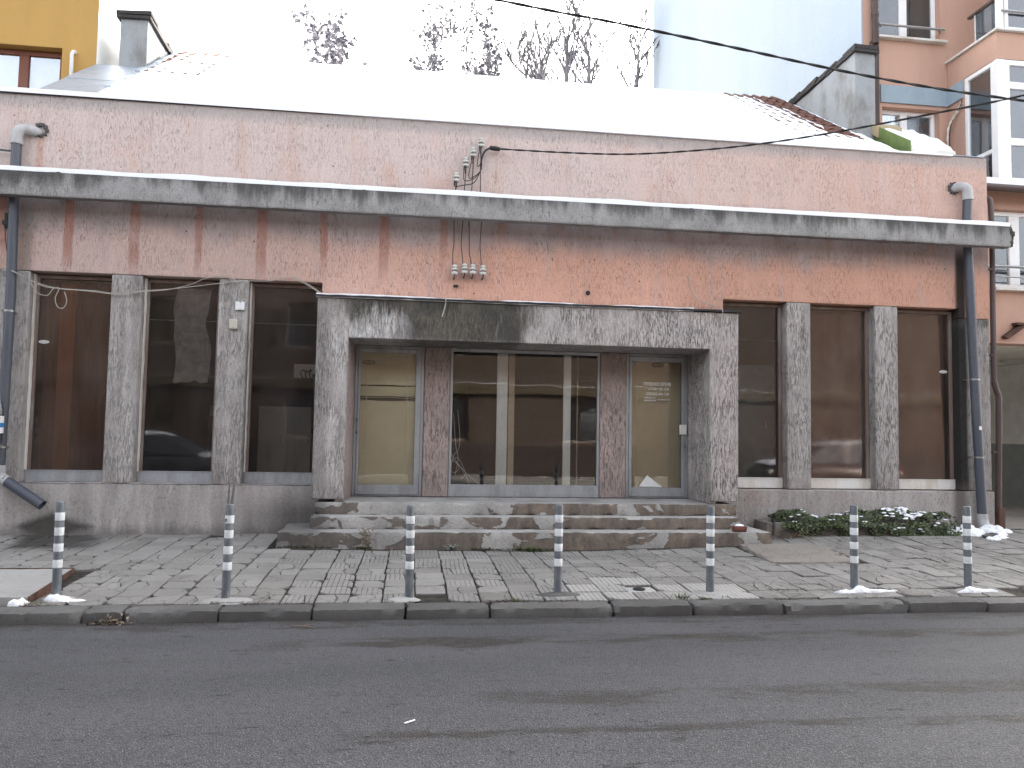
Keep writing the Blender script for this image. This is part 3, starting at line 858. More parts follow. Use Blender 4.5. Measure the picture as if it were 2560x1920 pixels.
pt = rough_box(4.26, 5.36, -2.32, -1.12, -.12, .024, 26, 24, 2, .007, .02, 4, 5.0)
pt.v = [(x + (.10*(y+1.7)), y, z + zg(x, y) + .012*nz3(x, y, 2, 3)) for x, y, z in pt.v]
pt.build('concrete_patch', M['slab_rough'], pav)
# iron cap in its little mortar square
cp = rough_box(2.13, 2.42, -3.60, -3.36, -.06, -.002, 8, 8, 1, .003, .006, 9, 1.0)
cp.v = [(x, y, z + zg(2.26, -3.48)) for x, y, z in cp.v]
cpo = cp.build('mortar_square', M['slab'], pav)
cz = zg(2.26, -3.48)
ir = MB(); ir.lathe([(.0, .001), (.058, .001), (.062, .010), (.050, .013), (.047, .009), (.012, .008), (.010, .011), (0.001, .011)], (2.26, -3.49, cz), 20)
ir.build('iron_cap', M['flash'], pav)

# ------------------------------------------------------------------ the shop building
B = thing('shop_building', (1.8, .1, 0), 'low pink plastered shop with grey pillars and a stepped entrance portal', 'building')
TOP, LED = 3.47, .665
wins = [(-5.058, -4.035), (-3.640, -2.640), (-2.250, -1.262), (4.565, 5.565), (5.948, 6.982), (7.363, 8.383)]
xs = [-9.5, -1.262, 4.565, 8.383, 8.90]; zs = [2.95, 3.325, 3.47, 5.88]
pw = cell_wall(xs, zs, lambda i, k: k == 2 or (i == 1) or (i == 3 and k == 1), 0, .30)
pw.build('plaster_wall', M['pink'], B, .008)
for a, b, t in [(-9.5, -5.058, TOP), (-4.035, -3.640, TOP), (-2.640, -2.250, TOP), (5.565, 5.948, TOP), (6.982, 7.363, TOP), (8.383, 8.897, 3.325)]:
    mb = MB(); mb.box(a, b, .003, .30, LED, t-.001); mb.build('pillar', M['grey'], B, .022, seg=3)
pl = MB(); pl.box(-9.5, -1.15, -.028, .30, -.5, LED); pl.build('plinth', M['plinth'], B, .012)
pl = MB(); pl.box(4.50, 8.905, -.028, .30, -.5, LED-.004); pl.build('plinth', M['plinth'], B, .012)
ls = rough_box(-5.02, -1.24, -.040, .16, LED+.001, LED+.012, 90, 2, 1, .005, .010, 8, 3.0); ls.build('mortar_ledge', M['plinth'], B)
sw = MB(); sw.box(8.60, 8.898, .302, 9.0, -.5, 5.82); sw.box(-9.5, 8.59, 8.7, 9.0, -.5, 5.6); sw.build('side_wall', M['plinth'], B)
fl = MB(); fl.hexa([(-9.5,-.036,5.842),(5.4,-.010,5.885),(5.4,.33,5.885),(-9.5,.33,5.885),(-9.5,-.036,5.902),(5.4,-.014,5.900),(5.4,.33,5.902),(-9.5,.33,5.902)]); fl.build('coping_sheet', M['flash'], B)
fl = MB(); fl.box(5.405, 8.86, -.015, .30, 5.884, 5.897); fl.build('coping_sheet', M['zinc'], B)

# portal frame
pf = cell_wall([-1.253, -.840, 4.150, 4.565], [.525, 2.650, 3.176], lambda i, k: not (i == 1 and k == 0), -.55, .30)
pf.build('portal_frame', M['portal'], B, .014)
pi = MB(); pi.box(-.93, -.842, -.535, .46, .50, 2.648); pi.box(4.152, 4.24, -.535, .46, .50, 2.648)
pi2 = MB(); pi2.hexa([(-.95,-.53,.50),(-.836,-.53,.50),(-.800,.44,.50),(-.95,.44,.50),(-.95,-.53,2.646),(-.836,-.53,2.646),(-.800,.44,2.646),(-.95,.44,2.646)])
pi2.build('portal_reveal', M['reveal'], B)
pi2 = MB(); pi2.box(4.147, 4.24, -.53, .44, .50, 2.646); pi2.build('portal_reveal', M['portal'], B)
so = MB(); so.box(-.90, 4.20, .302, .60, 2.652, 3.1); so.build('portal_ceiling', M['reveal'], B)
pc = rough_box(-1.29, 4.60, -.590, .0-.002, 3.180, 3.212, 110, 3, 1, .006, .004, 5, 4.0); pc.build('portal_flashing', M['flash'], B)
for a, b in ((.186, .560), (2.790, 3.188)):
    mb = MB(); mb.box(a, b, .315, .60, .495, 2.650); mb.build('door_pier', M['reveal'], B, .012)
# steps
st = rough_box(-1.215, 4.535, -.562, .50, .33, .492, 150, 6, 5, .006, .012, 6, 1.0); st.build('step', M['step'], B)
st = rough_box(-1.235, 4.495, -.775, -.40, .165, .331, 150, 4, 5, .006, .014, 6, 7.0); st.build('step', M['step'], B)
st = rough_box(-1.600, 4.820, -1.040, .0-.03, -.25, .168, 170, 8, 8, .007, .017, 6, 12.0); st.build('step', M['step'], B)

# canopy beam on its brackets
bm_ = rough_box(-9.5, 8.965, -.40, -.262, 4.372, 4.725, 300, 2, 8, .006, .007, 5, 2.5)
bm_.v = [(x + (.035*nz3(x, y*9, z*9, 1.5) if x > 8.9 else 0), y, z) for x, y, z in bm_.v]
bm_.build('canopy_beam', M['beam'], B)
for k in range(-6, 17):
    x = -4.606 + .8356*k
    if x > 8.6: continue
    mb = MB(); mb.box(x-.05, x+.05, -.265, .02, 4.46, 4.62); mb.build('bracket', M['beam'], B, .006)
eb = MB(); rr_ = random.Random(5)
for i in range(7):
    c = (8.975 + rr_.uniform(-.01, .025), -.33 + rr_.uniform(-.05, .04), 4.42 + .04*i + rr_.uniform(-.015, .015)); s_ = rr_.uniform(.02, .04)
    eb.hexa([(c[0]+dx*s_*rr_.uniform(.6, 1.2), c[1]+dy*s_*rr_.uniform(.6, 1.2), c[2]+dz*s_*rr_.uniform(.6, 1.2)) for dx, dy, dz in ((-1,-1,-1),(1,-1,-1),(1,1,-1),(-1,1,-1),(-1,-1,1),(1,-1,1),(1,1,1),(-1,1,1))])
eb.build('broken_edge', M['felt'], B, smooth=False)

# roof with tiles and two fire walls
rf = MB()
rf.hexa([(-4.42,.28,roofz(.28)-.14),(7.60,.28,roofz(.28)-.14),(7.60,3.75,roofz(3.75)-.14),(-4.42,3.75,roofz(3.75)-.14),(-4.42,.28,roofz(.28)),(7.60,.28,roofz(.28)),(7.60,3.75,roofz(3.75)),(-4.42,3.75,roofz(3.75))])
rf.hexa([(-4.42,3.75,roofz(3.75)-.14),(7.60,3.75,roofz(3.75)-.14),(7.60,8.9,5.5),(-4.42,8.9,5.5),(-4.42,3.75,roofz(3.75)),(7.60,3.75,roofz(3.75)),(7.60,8.9,5.64),(-4.42,8.9,5.64)])
ROOF = rf.build('roof', M['tile'], B, smooth=False)
tm = MB(); nseg = 8
for iy in range(2):
    for i in range(nseg+1):
        u = i/nseg; zz = .038*max(0, math.sin(math.pi*min(u/.55, 1)))**.8 - .006*math.sin(math.pi*max(0, (u-.55)/.45))
        for lay in (0, 1): tm.v.append(((u-.5)*.212, iy*.385, zz + (0 if lay else .014) + (.020 if iy == 0 else 0)))
W_ = (nseg+1)*2
for i in range(nseg):
    a, b = i*2, i*2+2
    tm.f += [[a, b, W_+b, W_+a], [a+1, W_+a+1, W_+b+1, b+1], [a, a+1, b+1, b]]; tm.mi += [0, 0, 0]
TILE = tm.mesh('roof_tile', M['tile'], True, 50, recalc=True)
sl_ang = math.atan(.661); rt_ = random.Random(9)
def tiles(x0, x1, y0, y1, edge):
    y = y0; row = 0
    while y < y1:
        nx_ = int((x1-x0)/.2)
        for i in range(nx_):
            x = x0 + .1 + i*.2
            if not edge(x, y): continue
            o = bpy.data.objects.new('roof_tile', TILE); COL.objects.link(o); o.parent = ROOF
            o.matrix_local = Matrix.Translation((x+rt_.uniform(-.004, .004), y, roofz(y)+.012)) @ Matrix.Rotation(sl_ang + R(rt_.uniform(-.8, .8)), 4, 'X') @ Matrix.Rotation(R(rt_.uniform(-1, 1)), 4, 'Z')
        y += .29; row += 1
tiles(6.20, 7.60, .75, 3.7, lambda x, y: x > 6.25)
tiles(-4.42, -3.4, 1.9, 3.7, lambda x, y: True)

def firewall(x0, x1, y0, y1, zt, name, label):
    mb = MB()
    mb.hexa([(x0,y0,roofz(y0)-.3),(x1,y0,roofz(y0)-.3),(x1,y1,roofz(y1)-.3),(x0,y1,roofz(y1)-.3),(x0,y0,zt),(x1,y0,zt+.02),(x1,y1,zt-.02),(x0,y1,zt-.03)])
    fwo = mb.build(name, M['firewall'], B, .012); fwo['label'] = label
    return fwo
fr_ = firewall(7.50, 7.875, 1.32, 3.72, 8.14, 'fire_wall', 'bare grey rendered fire wall at the right end of the roof')
fl_ = firewall(-4.985, -4.545, 2.43, 4.0, 8.235, 'fire_wall', 'bare grey rendered fire wall at the left end of the roof')
rc = random.Random(21)
def copings(par, x0, x1, y0, y1, z, n):
    for i in range(n):
        a = y0 + (y1-y0)*i/n; b = a + (y1-y0)/n*1.18
        for lay in range(2):
            h = rc.uniform(.045, .07); zz = z + lay*.055 + rc.uniform(-.008, .008); ex = rc.uniform(.02, .06); ey = rc.uniform(-.03, .03)
            mb = MB(); t = rc.uniform(-.03, .03)
            mb.hexa([(x0-ex,a+ey,zz),(x1+ex,a+ey,zz+t),(x1+ex,b+ey,zz+t-.02),(x0-ex,b+ey,zz-.02),(x0-ex,a+ey,zz+h),(x1+ex,a+ey,zz+h+t),(x1+ex,b+ey,zz+h+t-.02),(x0-ex,b+ey,zz+h-.02)])
            o = link('coping_tile', mb.mesh('coping_tile', M['felt'], False), par); o.location = Vector((0, 0, 0))
copings(fr_, 7.50, 7.875, 1.26, 3.85, 8.14, 8)
copings(fl_, -4.985, -4.545, 2.38, 4.1, 8.235, 5)
# metal valley on the left, green sheet on the right
def slope_hex(x0, x1, y0, y1, o0, o1):
    return [(x0,y0,roofz(y0)+o0),(x1,y0,roofz(y0)+o0),(x1,y1,roofz(y1)+o0),(x0,y1,roofz(y1)+o0),(x0,y0,roofz(y0)+o1),(x1,y0,roofz(y0)+o1),(x1,y1,roofz(y1)+o1),(x0,y1,roofz(y1)+o1)]
zi = MB(); zi.hexa(slope_hex(-5.33, -4.47, .28, 1.35, .005, .012)); zi.hexa(slope_hex(-5.33, -4.47, 1.32, 2.42, .015, .022)); zi.hexa(slope_hex(-4.54, -4.47, 2.42, 3.75, .015, .022))
zi.build('valley_sheet', M['zinc'], B)
lipm = MB()
for i in range(12):
    y0 = .30 + i*.285; o_ = rc.uniform(0, .02)
    lipm.hexa(slope_hex(-4.47-o_, -4.40+o_, y0, y0+.30, .0, .10+rc.uniform(-.02, .02)))
lipm.build('valley_lip', M['zinc'], B)
gs = MB(); gs.hexa(slope_hex(7.83, 7.86, .35, .86, -.2, .20)); gs.hexa(slope_hex(7.83, 7.86, .865, 1.30, -.2, .20)); gs.build('green_sheet', M['green'], B)
gs = MB(); gs.hexa(slope_hex(7.86, 8.6, .30, 1.9, -.25, .08)); gs.build('verge_roof', M['cream'], B)
gs = MB(); gs.hexa(slope_hex(7.80, 8.25, 1.15, 1.32, .02, .22)); gs.build('verge_board', dirty('tan_board', (.38, .31, .19), (.3, .24, .15), .5), B)

# shop windows
def shop_window(i, a, b, gl):
    fr = MB(); z0, z1 = LED+.006, TOP-.02
    fr.box(a+.004, b-.004, .150, .235, z0, .822)                     # bottom rail
    fr.box(a+.004, a+.050, .165, .235, .823, z1); fr.box(b-.050, b-.004, .165, .235, .823, z1); fr.box(a+.051, b-.051, .165, .235, z1-.045, z1)
    w_ = fr.build('shop_window', M['frame_dark'], B, .004)
    rail = MB(); rail.box(a+.002, b-.002, .142, .150-.001, z0+.004, .818); rail.box(a+.002, b-.002, .135, .15, .818, .830)
    rail.build('bottom_rail', M['alu'] if i < 3 else M['alu_pale'], w_, .003)
    p = MB(); p.box(a+.045, b-.045, .198, .204, .815, z1-.04); p.build('pane', gl, w_, smooth=False)
    tr = rough_box(a+.003, a+.022, .10, .164, .825, z1, 1, 2, 30, .004, .004, 8, a); tr.build('putty_strip', M['alu_pale'] if i < 3 else M['plinth'], w_)
    return w_
for i, (a, b) in enumerate(wins):
    w_ = shop_window(i, a, b, M['glass'] if i in (1, 2, 3) else M['glass_brown'])
    if i in (0, 5):
        sx, sz = ((-4.926, 2.543) if i == 0 else (8.246, 2.502))
        sk = MB(); sk.lathe([(.001, .0005), (1, .0005), (1, 0), (.001, 0)], (0, 0, 0), 28, 'Y')
        sk.v = [(sx + x*.072, .1965 + y, sz + z*.026) for x, y, z in sk.v]; sk.build('oval_sticker', M['paper'], w_, smooth=False)
        rg = MB()
        rg.v = []; n = 36
        for q in range(n):
            c, s = math.cos(q*2*math.pi/n), math.sin(q*2*math.pi/n)
            rg.v += [(sx+c*.070, .1955, sz+s*.0245), (sx+c*.064, .1955, sz+s*.0205)]
        rg.f = [[2*q, (2*q+2) % (2*n), (2*q+3) % (2*n), 2*q+1] for q in range(n)]; rg.mi = [0]*n
        for q in range(3):
            for w2 in range(4): rg.box(sx-.045+w2*.023+(.004*q), sx-.028+w2*.023, .1950, .1956, sz-.011+q*.009, sz-.006+q*.009)
        rg.build('sticker_print', M['ink'], w_, smooth=False)

# middle window
mwf = MB(); mwf.box(.564, 2.786, .335, .43, .496, .672); mwf.box(.564, .600, .335, .43, .673, 2.648); mwf.box(2.750, 2.786, .335, .43, .673, 2.648); mwf.box(.601, 2.749, .335, .43, 2.60, 2.648)
mw = mwf.build('middle_window', M['alu'], B, .004)
p = MB(); p.box(.598, 2.752, .372, .378, .668, 2.604); p.build('pane', M['glass_door'], mw, smooth=False)
for a, b, nm, mt in ((1.262, 1.420, 'inner_post', M['post']), (1.435, 1.525, 'inner_post', M['beige_post']), (2.262, 2.375, 'inner_post', M['post']), (2.470, 2.482, 'inner_post', M['beige_post'])):
    mb = MB(); mb.box(a, b, .46, .50, .60, 2.75); mb.build(nm, mt, mw, .003)

def text_mesh(body, x0, x1, zb, cap, y, name, mat, parent, bold=0.0):
    c = bpy.data.curves.new('lettering', 'FONT'); c.body = body; c.offset = bold; c.resolution_u = 2
    t = bpy.data.objects.new('lettering', c); COL.objects.link(t)
    bpy.context.view_layer.update()
    me = bpy.data.meshes.new_from_object(t.evaluated_get(bpy.context.evaluated_depsgraph_get()))
    bpy.data.objects.remove(t); bpy.data.curves.remove(c)
    xs_ = [v.co.x for v in me.vertices]; ys_ = [v.co.y for v in me.vertices]
    mnx, mxx, mny, mxy = min(xs_), max(xs_), min(ys_), max(ys_)
    for v in me.vertices:
        v.co = (x0 + (v.co.x-mnx)/(mxx-mnx)*(x1-x0), y, zb + (v.co.y)/(.72)*cap)
    me.materials.clear(); me.materials.append(mat)
    return link(name, me, parent)

def glass_door(x0, x1, px0, px1, pz0, pz1, side):
    f = MB()                                                        # fixed frame
    f.frame(x0, x1, .498, 2.648, .040, .335, .43, .015, .035)
    lf = MB(); a, b, c, d = x0+.043, x1-.043, .518, 2.608
    lf.box(a, px0, .322, .385, c, d); lf.box(px1, b, .322, .385, c, d); lf.box(px0, px1, .322, .385, c, pz0); lf.box(px0, px1, .322, .385, pz1, d)
    dr = f.build('glass_door', M['alu'], B, .003)
    lf.build('door_leaf', M['alu'], dr, .005)
    p = MB(); p.box(px0-.01, px1+.01, .354, .359, pz0-.01, pz1+.01); p.build('pane', M['glass_door'], dr, smooth=False)
    bl = MB(); z = pz0-.02; rb = random.Random(side+4); n = 0
    while z < pz1+.02:
        sag = 0.0; tilt = R(62 + rb.uniform(-3, 3)); hgt = .0135
        bent = side == 0 and (1.862 < z < 1.925 or abs(z-2.072) < .012)
        segs = 10
        for i in range(segs):
            def pt(k):
                u = k/segs; x = px0-.02 + (px1-px0+.04)*u
                dz = 0
                if bent: dz = (.016*math.sin(math.pi*min(1, u*1.05))*(1 if z > 1.89 else -1))*(1 if u > .12 else u/.12)
                return x, z+dz
            (xa, za), (xb, zb_) = pt(i), pt(i+1)
            h1 = hgt*math.sin(tilt)*(.30 if bent else 1)
            bl.add([(xa,.405-.006,za-h1),(xb,.405-.006,zb_-h1),(xb,.405+.006,zb_+h1),(xa,.405+.006,za+h1)], [(0,1,2,3)])
        z += .0232
    for sxx in (px0+.09, px1-.12): bl.box(sxx-.004, sxx+.004, .395, .3965, pz0, pz1)
    tag(bl.build('blind', M['blind'] if side == 0 else M['blind_dim'], dr, smooth=False), kind='stuff')
    bk = MB(); bk.box(px0-.03, px1+.03, .435, .445, .52, 2.62); bk.build('inner_board', M['room'], dr, smooth=False)
    return dr
d0 = glass_door(-.798, .182, -.722, .062, .660, 2.548, 0)
lk = MB(); lk.lathe([(.001, .004), (.011, .004), (.012, 0), (.001, 0)], (-.757, .3215, 1.40), 14, 'Y'); lk.box(-.760, -.754, .316, .318, 1.375, 1.392); lk.box(-.764, -.750, .3195, .3215, 1.56, 1.60); lk.build('lock', M['flash'], d0)
d1 = glass_door(3.192, 4.140, 3.280, 4.050, .654, 2.535, 1)
lb = MB(); lb.box(4.008, 4.118, .295, .321, 1.450, 1.598); lb.box(4.022, 4.104, .290, .295, 1.464, 1.584); lb.build('lock_box', M['alu_pale'], d1, .006)
lk = MB(); lk.box(4.098, 4.108, .318, .3215, 1.245, 1.30); lk.build('lock', M['flash'], d1)
TY = .3530
text_mesh('ПРИЕМНО ВРЕМЕ', 3.462, 3.892, 2.176, .050, TY, 'lettering', M['ink_white'], d1, .022)
text_mesh('СУТРИН  9.30 - 13.00', 3.538, 3.856, 2.108, .038, TY, 'lettering', M['ink_white'], d1, .012)
text_mesh('СЛЕДОБЕД 14.00 - 17.00', 3.498, 3.856, 2.034, .038, TY, 'lettering', M['ink_white'], d1, .012)
text_mesh('СЪБОТА', 3.475, 3.652, 1.984, .021, TY, 'lettering', M['ink_white'], d1, .020)
text_mesh('НЕДЕЛЯ', 3.475, 3.652, 1.942, .021, TY, 'lettering', M['ink_white'], d1, .020)
text_mesh('ПОЧИВНИ ДНИ', 3.674, 3.876, 1.960, .016, TY, 'lettering', M['ink_white'], d1, .012)
for dd, sx, sz in ((d0, -.613, 2.405), (d1, 3.680, 2.488)):
    n = 32; rg = MB(); rg.v = []
    for q in range(n):
        c, s = math.cos(q*2*math.pi/n), math.sin(q*2*math.pi/n)
        rg.v += [(sx+c*.092, .3532, sz+s*.030), (sx+c*.078, .3532, sz+s*.021)]
    rg.f = [[2*q, (2*q+2) % (2*n), (2*q+3) % (2*n), 2*q+1] for q in range(n)]; rg.mi = [0]*n
    for q in range(2):
        for w2 in range(5): rg.box(sx-.05+w2*.021, sx-.034+w2*.021, .3528, .3534, sz-.010+q*.011, sz-.004+q*.011)
    rg.build('oval_sticker', M['ink'], dd, smooth=False)
sm = MB(); sm.box(3.287, 3.335, .3526, .3534, 2.475, 2.510); sm.build('small_sticker', M['paper_grey'], d1, smooth=False)

# room behind the glass
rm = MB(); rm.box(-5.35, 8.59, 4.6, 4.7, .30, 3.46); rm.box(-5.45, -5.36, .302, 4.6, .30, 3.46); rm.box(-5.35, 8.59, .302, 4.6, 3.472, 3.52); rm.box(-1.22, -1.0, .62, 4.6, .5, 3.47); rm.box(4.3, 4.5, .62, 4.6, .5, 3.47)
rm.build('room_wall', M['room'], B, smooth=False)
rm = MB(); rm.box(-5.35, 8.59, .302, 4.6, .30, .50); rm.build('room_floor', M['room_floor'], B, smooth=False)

# ------------------------------------------------------------------ behind the glass
def curtain(x0, x1, y, z0, z1, amp, waves, mat, label, seed=0):
    n = int((x1-x0)/.006)+2; mb = MB(); r = random.Random(seed); ph = r.uniform(0, 6)
    for k in range(2):
        for i in range(n):
            u = i/(n-1); x = x0+(x1-x0)*u
            yy = y + amp*math.sin(u*waves*6.283+ph) + amp*.5*math.sin(u*waves*2.3*6.283+1)
            for zz in (z0, z1): mb.v.append((x, yy + k*.006, zz))
    for i in range(n-1):
        a = i*2; b = a+2; o = n*2
        mb.f += [[a, b, b+1, a+1], [o+a+1, o+b+1, o+b, o+a], [a+1, b+1, o+b+1, o+a+1], [b, a, o+a, o+b]]; mb.mi += [0]*4
    root = thing('curtain', ((x0+x1)/2, y, z0), label, 'curtain')
    mb.build('cloth', mat, root)
    rl = MB(); rl.tube([(x0-.03, y, z1+.012), (x1+.03, y, z1+.012)], .010, 8); rl.build('curtain_rail', M['alu_pale'], root)
curtain(-5.0, -4.08, .37, .52, 3.40, .012, 5, M['curtain_brown'], 'dark brown curtain drawn across the leftmost shop window', 1)
curtain(-4.80, -4.60, .335, .52, 3.38, .006, 1.5, M['curtain_orange'], 'narrow orange curtain hanging in the leftmost shop window', 2)
curtain(5.98, 6.93, .36, .52, 3.40, .006, 2.2, M['curtain_taupe'], 'taupe curtain drawn across the middle one of the right shop windows', 3)
curtain(7.40, 8.35, .33, .52, 3.40, .004, 1.4, M['curtain_taupe'], 'pale taupe curtain drawn across the rightmost shop window', 4)
# crumpled sheet taped inside window two
cs = MB(); nu, nv = 26, 44
for k in range(2):
    for j in range(nv+1):
        for i in range(nu+1):
            u, v = i/nu, j/nv
            x = -3.27 + .46*u + .03*math.sin(v*7) + (.05*nz3(u*3, v*4, 1))
            z = 2.05 + 1.30*v + .05*nz3(u*4, v*2, 7)*(1 if j == 0 else .3)
            cr = .035*abs(nz3(u*6, v*9, 3)) * (2.0 if .15 < v < .55 else .6)
            cs.v.append((x, .262 + cr + k*.002, z))
L_ = (nu+1)*(nv+1)
for j in range(nv):
    for i in range(nu):
        a = j*(nu+1)+i; q = [a, a+1, a+nu+2, a+nu+1]; cs.f += [q, [t+L_ for t in q[::-1]]]; cs.mi += [0, 0]
cso = cs.build('crumpled_sheet', M['paper_grey'], None, angle=20)
tag(cso, 'crumpled grey sheet hanging inside the second shop window from the left', 'sheet')
# things seen dimly in windows two, three and four
def cabinet(x0, x1, y0, y1, z0, z1, mat, label, doors=2):
    root = thing('cabinet', ((x0+x1)/2, (y0+y1)/2, z0), label, 'cabinet')
    b = MB(); b.box(x0, x1, y0, y1, z0, z1); b.build('body', mat, root, .005)
    w = (x1-x0)/doors
    for i in range(doors):
        d = MB(); d.box(x0+w*i+.008, x0+w*(i+1)-.008, y0-.02, y0-.002, z0+.05, z1-.04); do = d.build('door', mat, root, .004)
        h = MB(); h.box(x0+w*i+w*.82, x0+w*i+w*.86, y0-.045, y0-.021, (z0+z1)/2+.05, (z0+z1)/2+.17); h.build('handle', M['steel'], do, .004)
cabinet(-2.52, -1.62, 2.5, 2.95, .50, 1.80, M['cream'], 'pale low cabinet standing in the dark room behind the third window')
cabinet(4.70, 5.62, .55, .95, .50, 2.55, M['teal'], 'tall blue grey cabinet behind the window right of the portal', 1)
cabinet(-3.05, -2.72, 1.4, 1.8, .50, 1.55, M['room'], 'dark cabinet in the room behind the second window', 1)
po = MB(); po.box(-1.80, -1.30, 1.30, 1.306, 2.20, 2.42); po.box(-3.02, -2.82, 1.5, 1.506, 1.62, 1.76)
po2 = MB(); po2.box(-1.80, -1.30, 1.33, 1.336, 2.22, 2.43); o_ = po2.build('notice_sheet', M['cream'], None); tag(o_, 'white notice sheet behind the coat stand in the third window', 'notice')
po2 = MB(); po2.box(-3.03, -2.83, 1.36, 1.366, 1.60, 1.76); o_ = po2.build('notice_sheet', M['paper_grey'], None); tag(o_, 'small grey notice sheet in the dark behind the second window', 'notice')
ct = thing('coat_stand', (-1.46, 1.05, .5), 'dark coat stand with curled hooks inside the third window', 'coat stand')
mb = MB(); mb.tube([(-1.46, 1.05, .52), (-1.46, 1.05, 2.26)], .022, 10); mb.build('pole', M['flash'], ct)
for k in range(6):
    a = k*math.pi/3+.3; c, s = math.cos(a), math.sin(a); mb = MB()
    mb.tube(spline([(-1.46+c*.02, 1.05+s*.02, 2.14), (-1.46+c*.12, 1.05+s*.12, 2.16), (-1.46+c*.20, 1.05+s*.20, 2.25), (-1.46+c*.17, 1.05+s*.17, 2.32), (-1.46+c*.13, 1.05+s*.13, 2.29)], 4), .010, 6); mb.build('hook', M['flash'], ct)
for k in range(3):
    a = k*2.094+.5; c, s = math.cos(a), math.sin(a); mb = MB(); mb.tube([(-1.46, 1.05, .66), (-1.46+c*.16, 1.05+s*.16, .60), (-1.46+c*.24, 1.05+s*.24, .515)], .014, 6); mb.build('foot', M['flash'], ct)
pp = MB(); pp.v = [(3.402,.3515,.668),(3.758,.3515,.662),(3.527,.3515,.834),(3.402,.3535,.668),(3.758,.3535,.662),(3.527,.3535,.834)]
pp.f = [[0,1,2],[5,4,3],[0,3,4,1],[1,4,5,2],[2,5,3,0]]; pp.mi = [0]*5
tag(pp.build('paper_sheet', M['paper'], None, smooth=False), 'white sheet of paper standing corner up behind the lettered door pane', 'paper')
# tangle of thin wire behind the middle pane
mb = MB(); r = random.Random(4)
for (a, b, c, d) in (((.68,1.75),(.72,1.25),(.62,1.05),(.60,.78)), ((.62,1.70),(.66,1.25),(.70,1.05),(.66,.80)), ((.58,1.15),(.66,1.02),(.80,.86),(.98,.70)), ((.60,.98),(.68,1.06),(.78,.92),(.86,.68)), ((.58,.90),(.64,.84),(.72,.90),(.66,1.02)), ((.62,1.02),(.74,.92),(.80,.80),(.74,.76))):
    mb.tube(spline([(p[0], .36+r.uniform(-.004, .004), p[1]) for p in (a, b, c, d)], 6), .0022, 5)
tag(mb.build('wire_tangle', M['cable_beige'], None), 'tangle of thin pale wire against the middle window pane', 'wire')

# ------------------------------------------------------------------ snow lying on the building
def snow_sheet(name, label, x0, x1, y0, y1, nx, ny, base, thick):
    mb = MB()
    for k in range(2):
        for j in range(ny+1):
            for i in range(nx+1):
                x = x0+(x1-x0)*i/nx; y = y0+(y1-y0)*j/ny; b = base(x, y)
                mb.v.append((x, y, b + (max(thick(x, y), -.03) if k else -.035)))
    n = (nx+1)*(ny+1)
    for j in range(ny):
        for i in range(nx):
            a = j*(nx+1)+i; q = [a, a+1, a+nx+2, a+nx+1]
            mb.f += [[t+n for t in q], q[::-1]]; mb.mi += [0, 0]
    for i in range(nx): mb.f += [[i, i+1, i+1+n, i+n], [ny*(nx+1)+i+1, ny*(nx+1)+i, ny*(nx+1)+i+n, ny*(nx+1)+i+1+n]]; mb.mi += [0, 0]
    for j in range(ny): a = j*(nx+1); b = a+nx+1; mb.f += [[b, a, a+n, b+n], [a+nx, b+nx, b+nx+n, a+nx+n]]; mb.mi += [0, 0]
    return tag(mb.build(name, M['snow'], None, angle=60), label, 'snow', None, 'stuff')
def ss(x, a, b):
    t = max(0, min(1, (x-a)/(b-a))); return t*t*(3-2*t)
def roof_t(x, y):
    t = .085 + .015*nz3(x, y, 0, 1.4)
    ed = 7.12 + .10*math.sin(y*2.3+.5) + .30*nz3(x*1.2, y*2.5, 3) - .32*ss(y, 2.2, 3.2) + .30*ss(y, 1.5, .8)
    wave = max(0, math.sin(((x-6.2) % .2)/.2*math.pi/.55)) if ((x-6.2) % .2) < .11 else 0
    t -= .058*ss(x, ed-.5, ed+.15) - .012*nz3(x*5, y*6, 1)*ss(x, 6.5, 7)
    t -= .020*ss(x + .5*nz3(x*2, y*3, 8), -3.9, -4.5)*ss(y, 2.0, 2.6)*(1 if (y*3.45) % 1 < .5 else .6)
    if y > 3.6: t *= .8
    return t
snow_sheet('roof_snow', 'thick white snow covering the pitched roof behind the parapet', -4.42, 7.60, .26, 3.80, 260, 60, lambda x, y: roofz(y), roof_t)
snow_sheet('parapet_snow', 'thin line of snow along the top of the pink parapet', -9.5, 8.3, -.035, .36, 260, 4, lambda x, y: 5.903,
           lambda x, y: (.030 + .014*nz3(x, 0, 0, 1.1))*(1-.55*ss(x, -1.5, 0)) + .10*ss(y, .1, .35)*ss(x, -3.6, -3.0) - .022*ss(x, 3.0, 6.0))
snow_sheet('beam_snow', 'narrow cushion of snow on the long concrete canopy beam', -9.5, 8.95, -.402, -.262, 420, 5, lambda x, y: 4.724,
           lambda x, y: .038 + .020*nz3(x, 1, 0, .9) + .010*nz3(x, 5, 0, 3.1) - .016*abs((y+.332)/.07)**3)
snow_sheet('portal_snow', 'thin melting snow on the flashing of the entrance portal', -1.27, 3.9, -.575, -.01, 220, 5, lambda x, y: 3.212,
           lambda x, y: .026*max(-.6, min(1, nz3(x, 2, 0, 1.0)*1.6 + nz3(x, 6, 1, 4)*.4 + .55)) - .012*ss(x, .4, .9)*ss(x, 2.2, 1.7))
snow_sheet('verge_snow', 'ragged snow on the small roof verge at the right end', 7.88, 8.62, .34, 1.40, 40, 40, lambda x, y: roofz(y)+.08,
           lambda x, y: .09 + .05*nz3(x, y, 2, 4) - .16*ss(x, 8.52, 8.64) - .05*ss(y, 1.25, 1.40) - .05*ss(x, 7.96, 7.88))

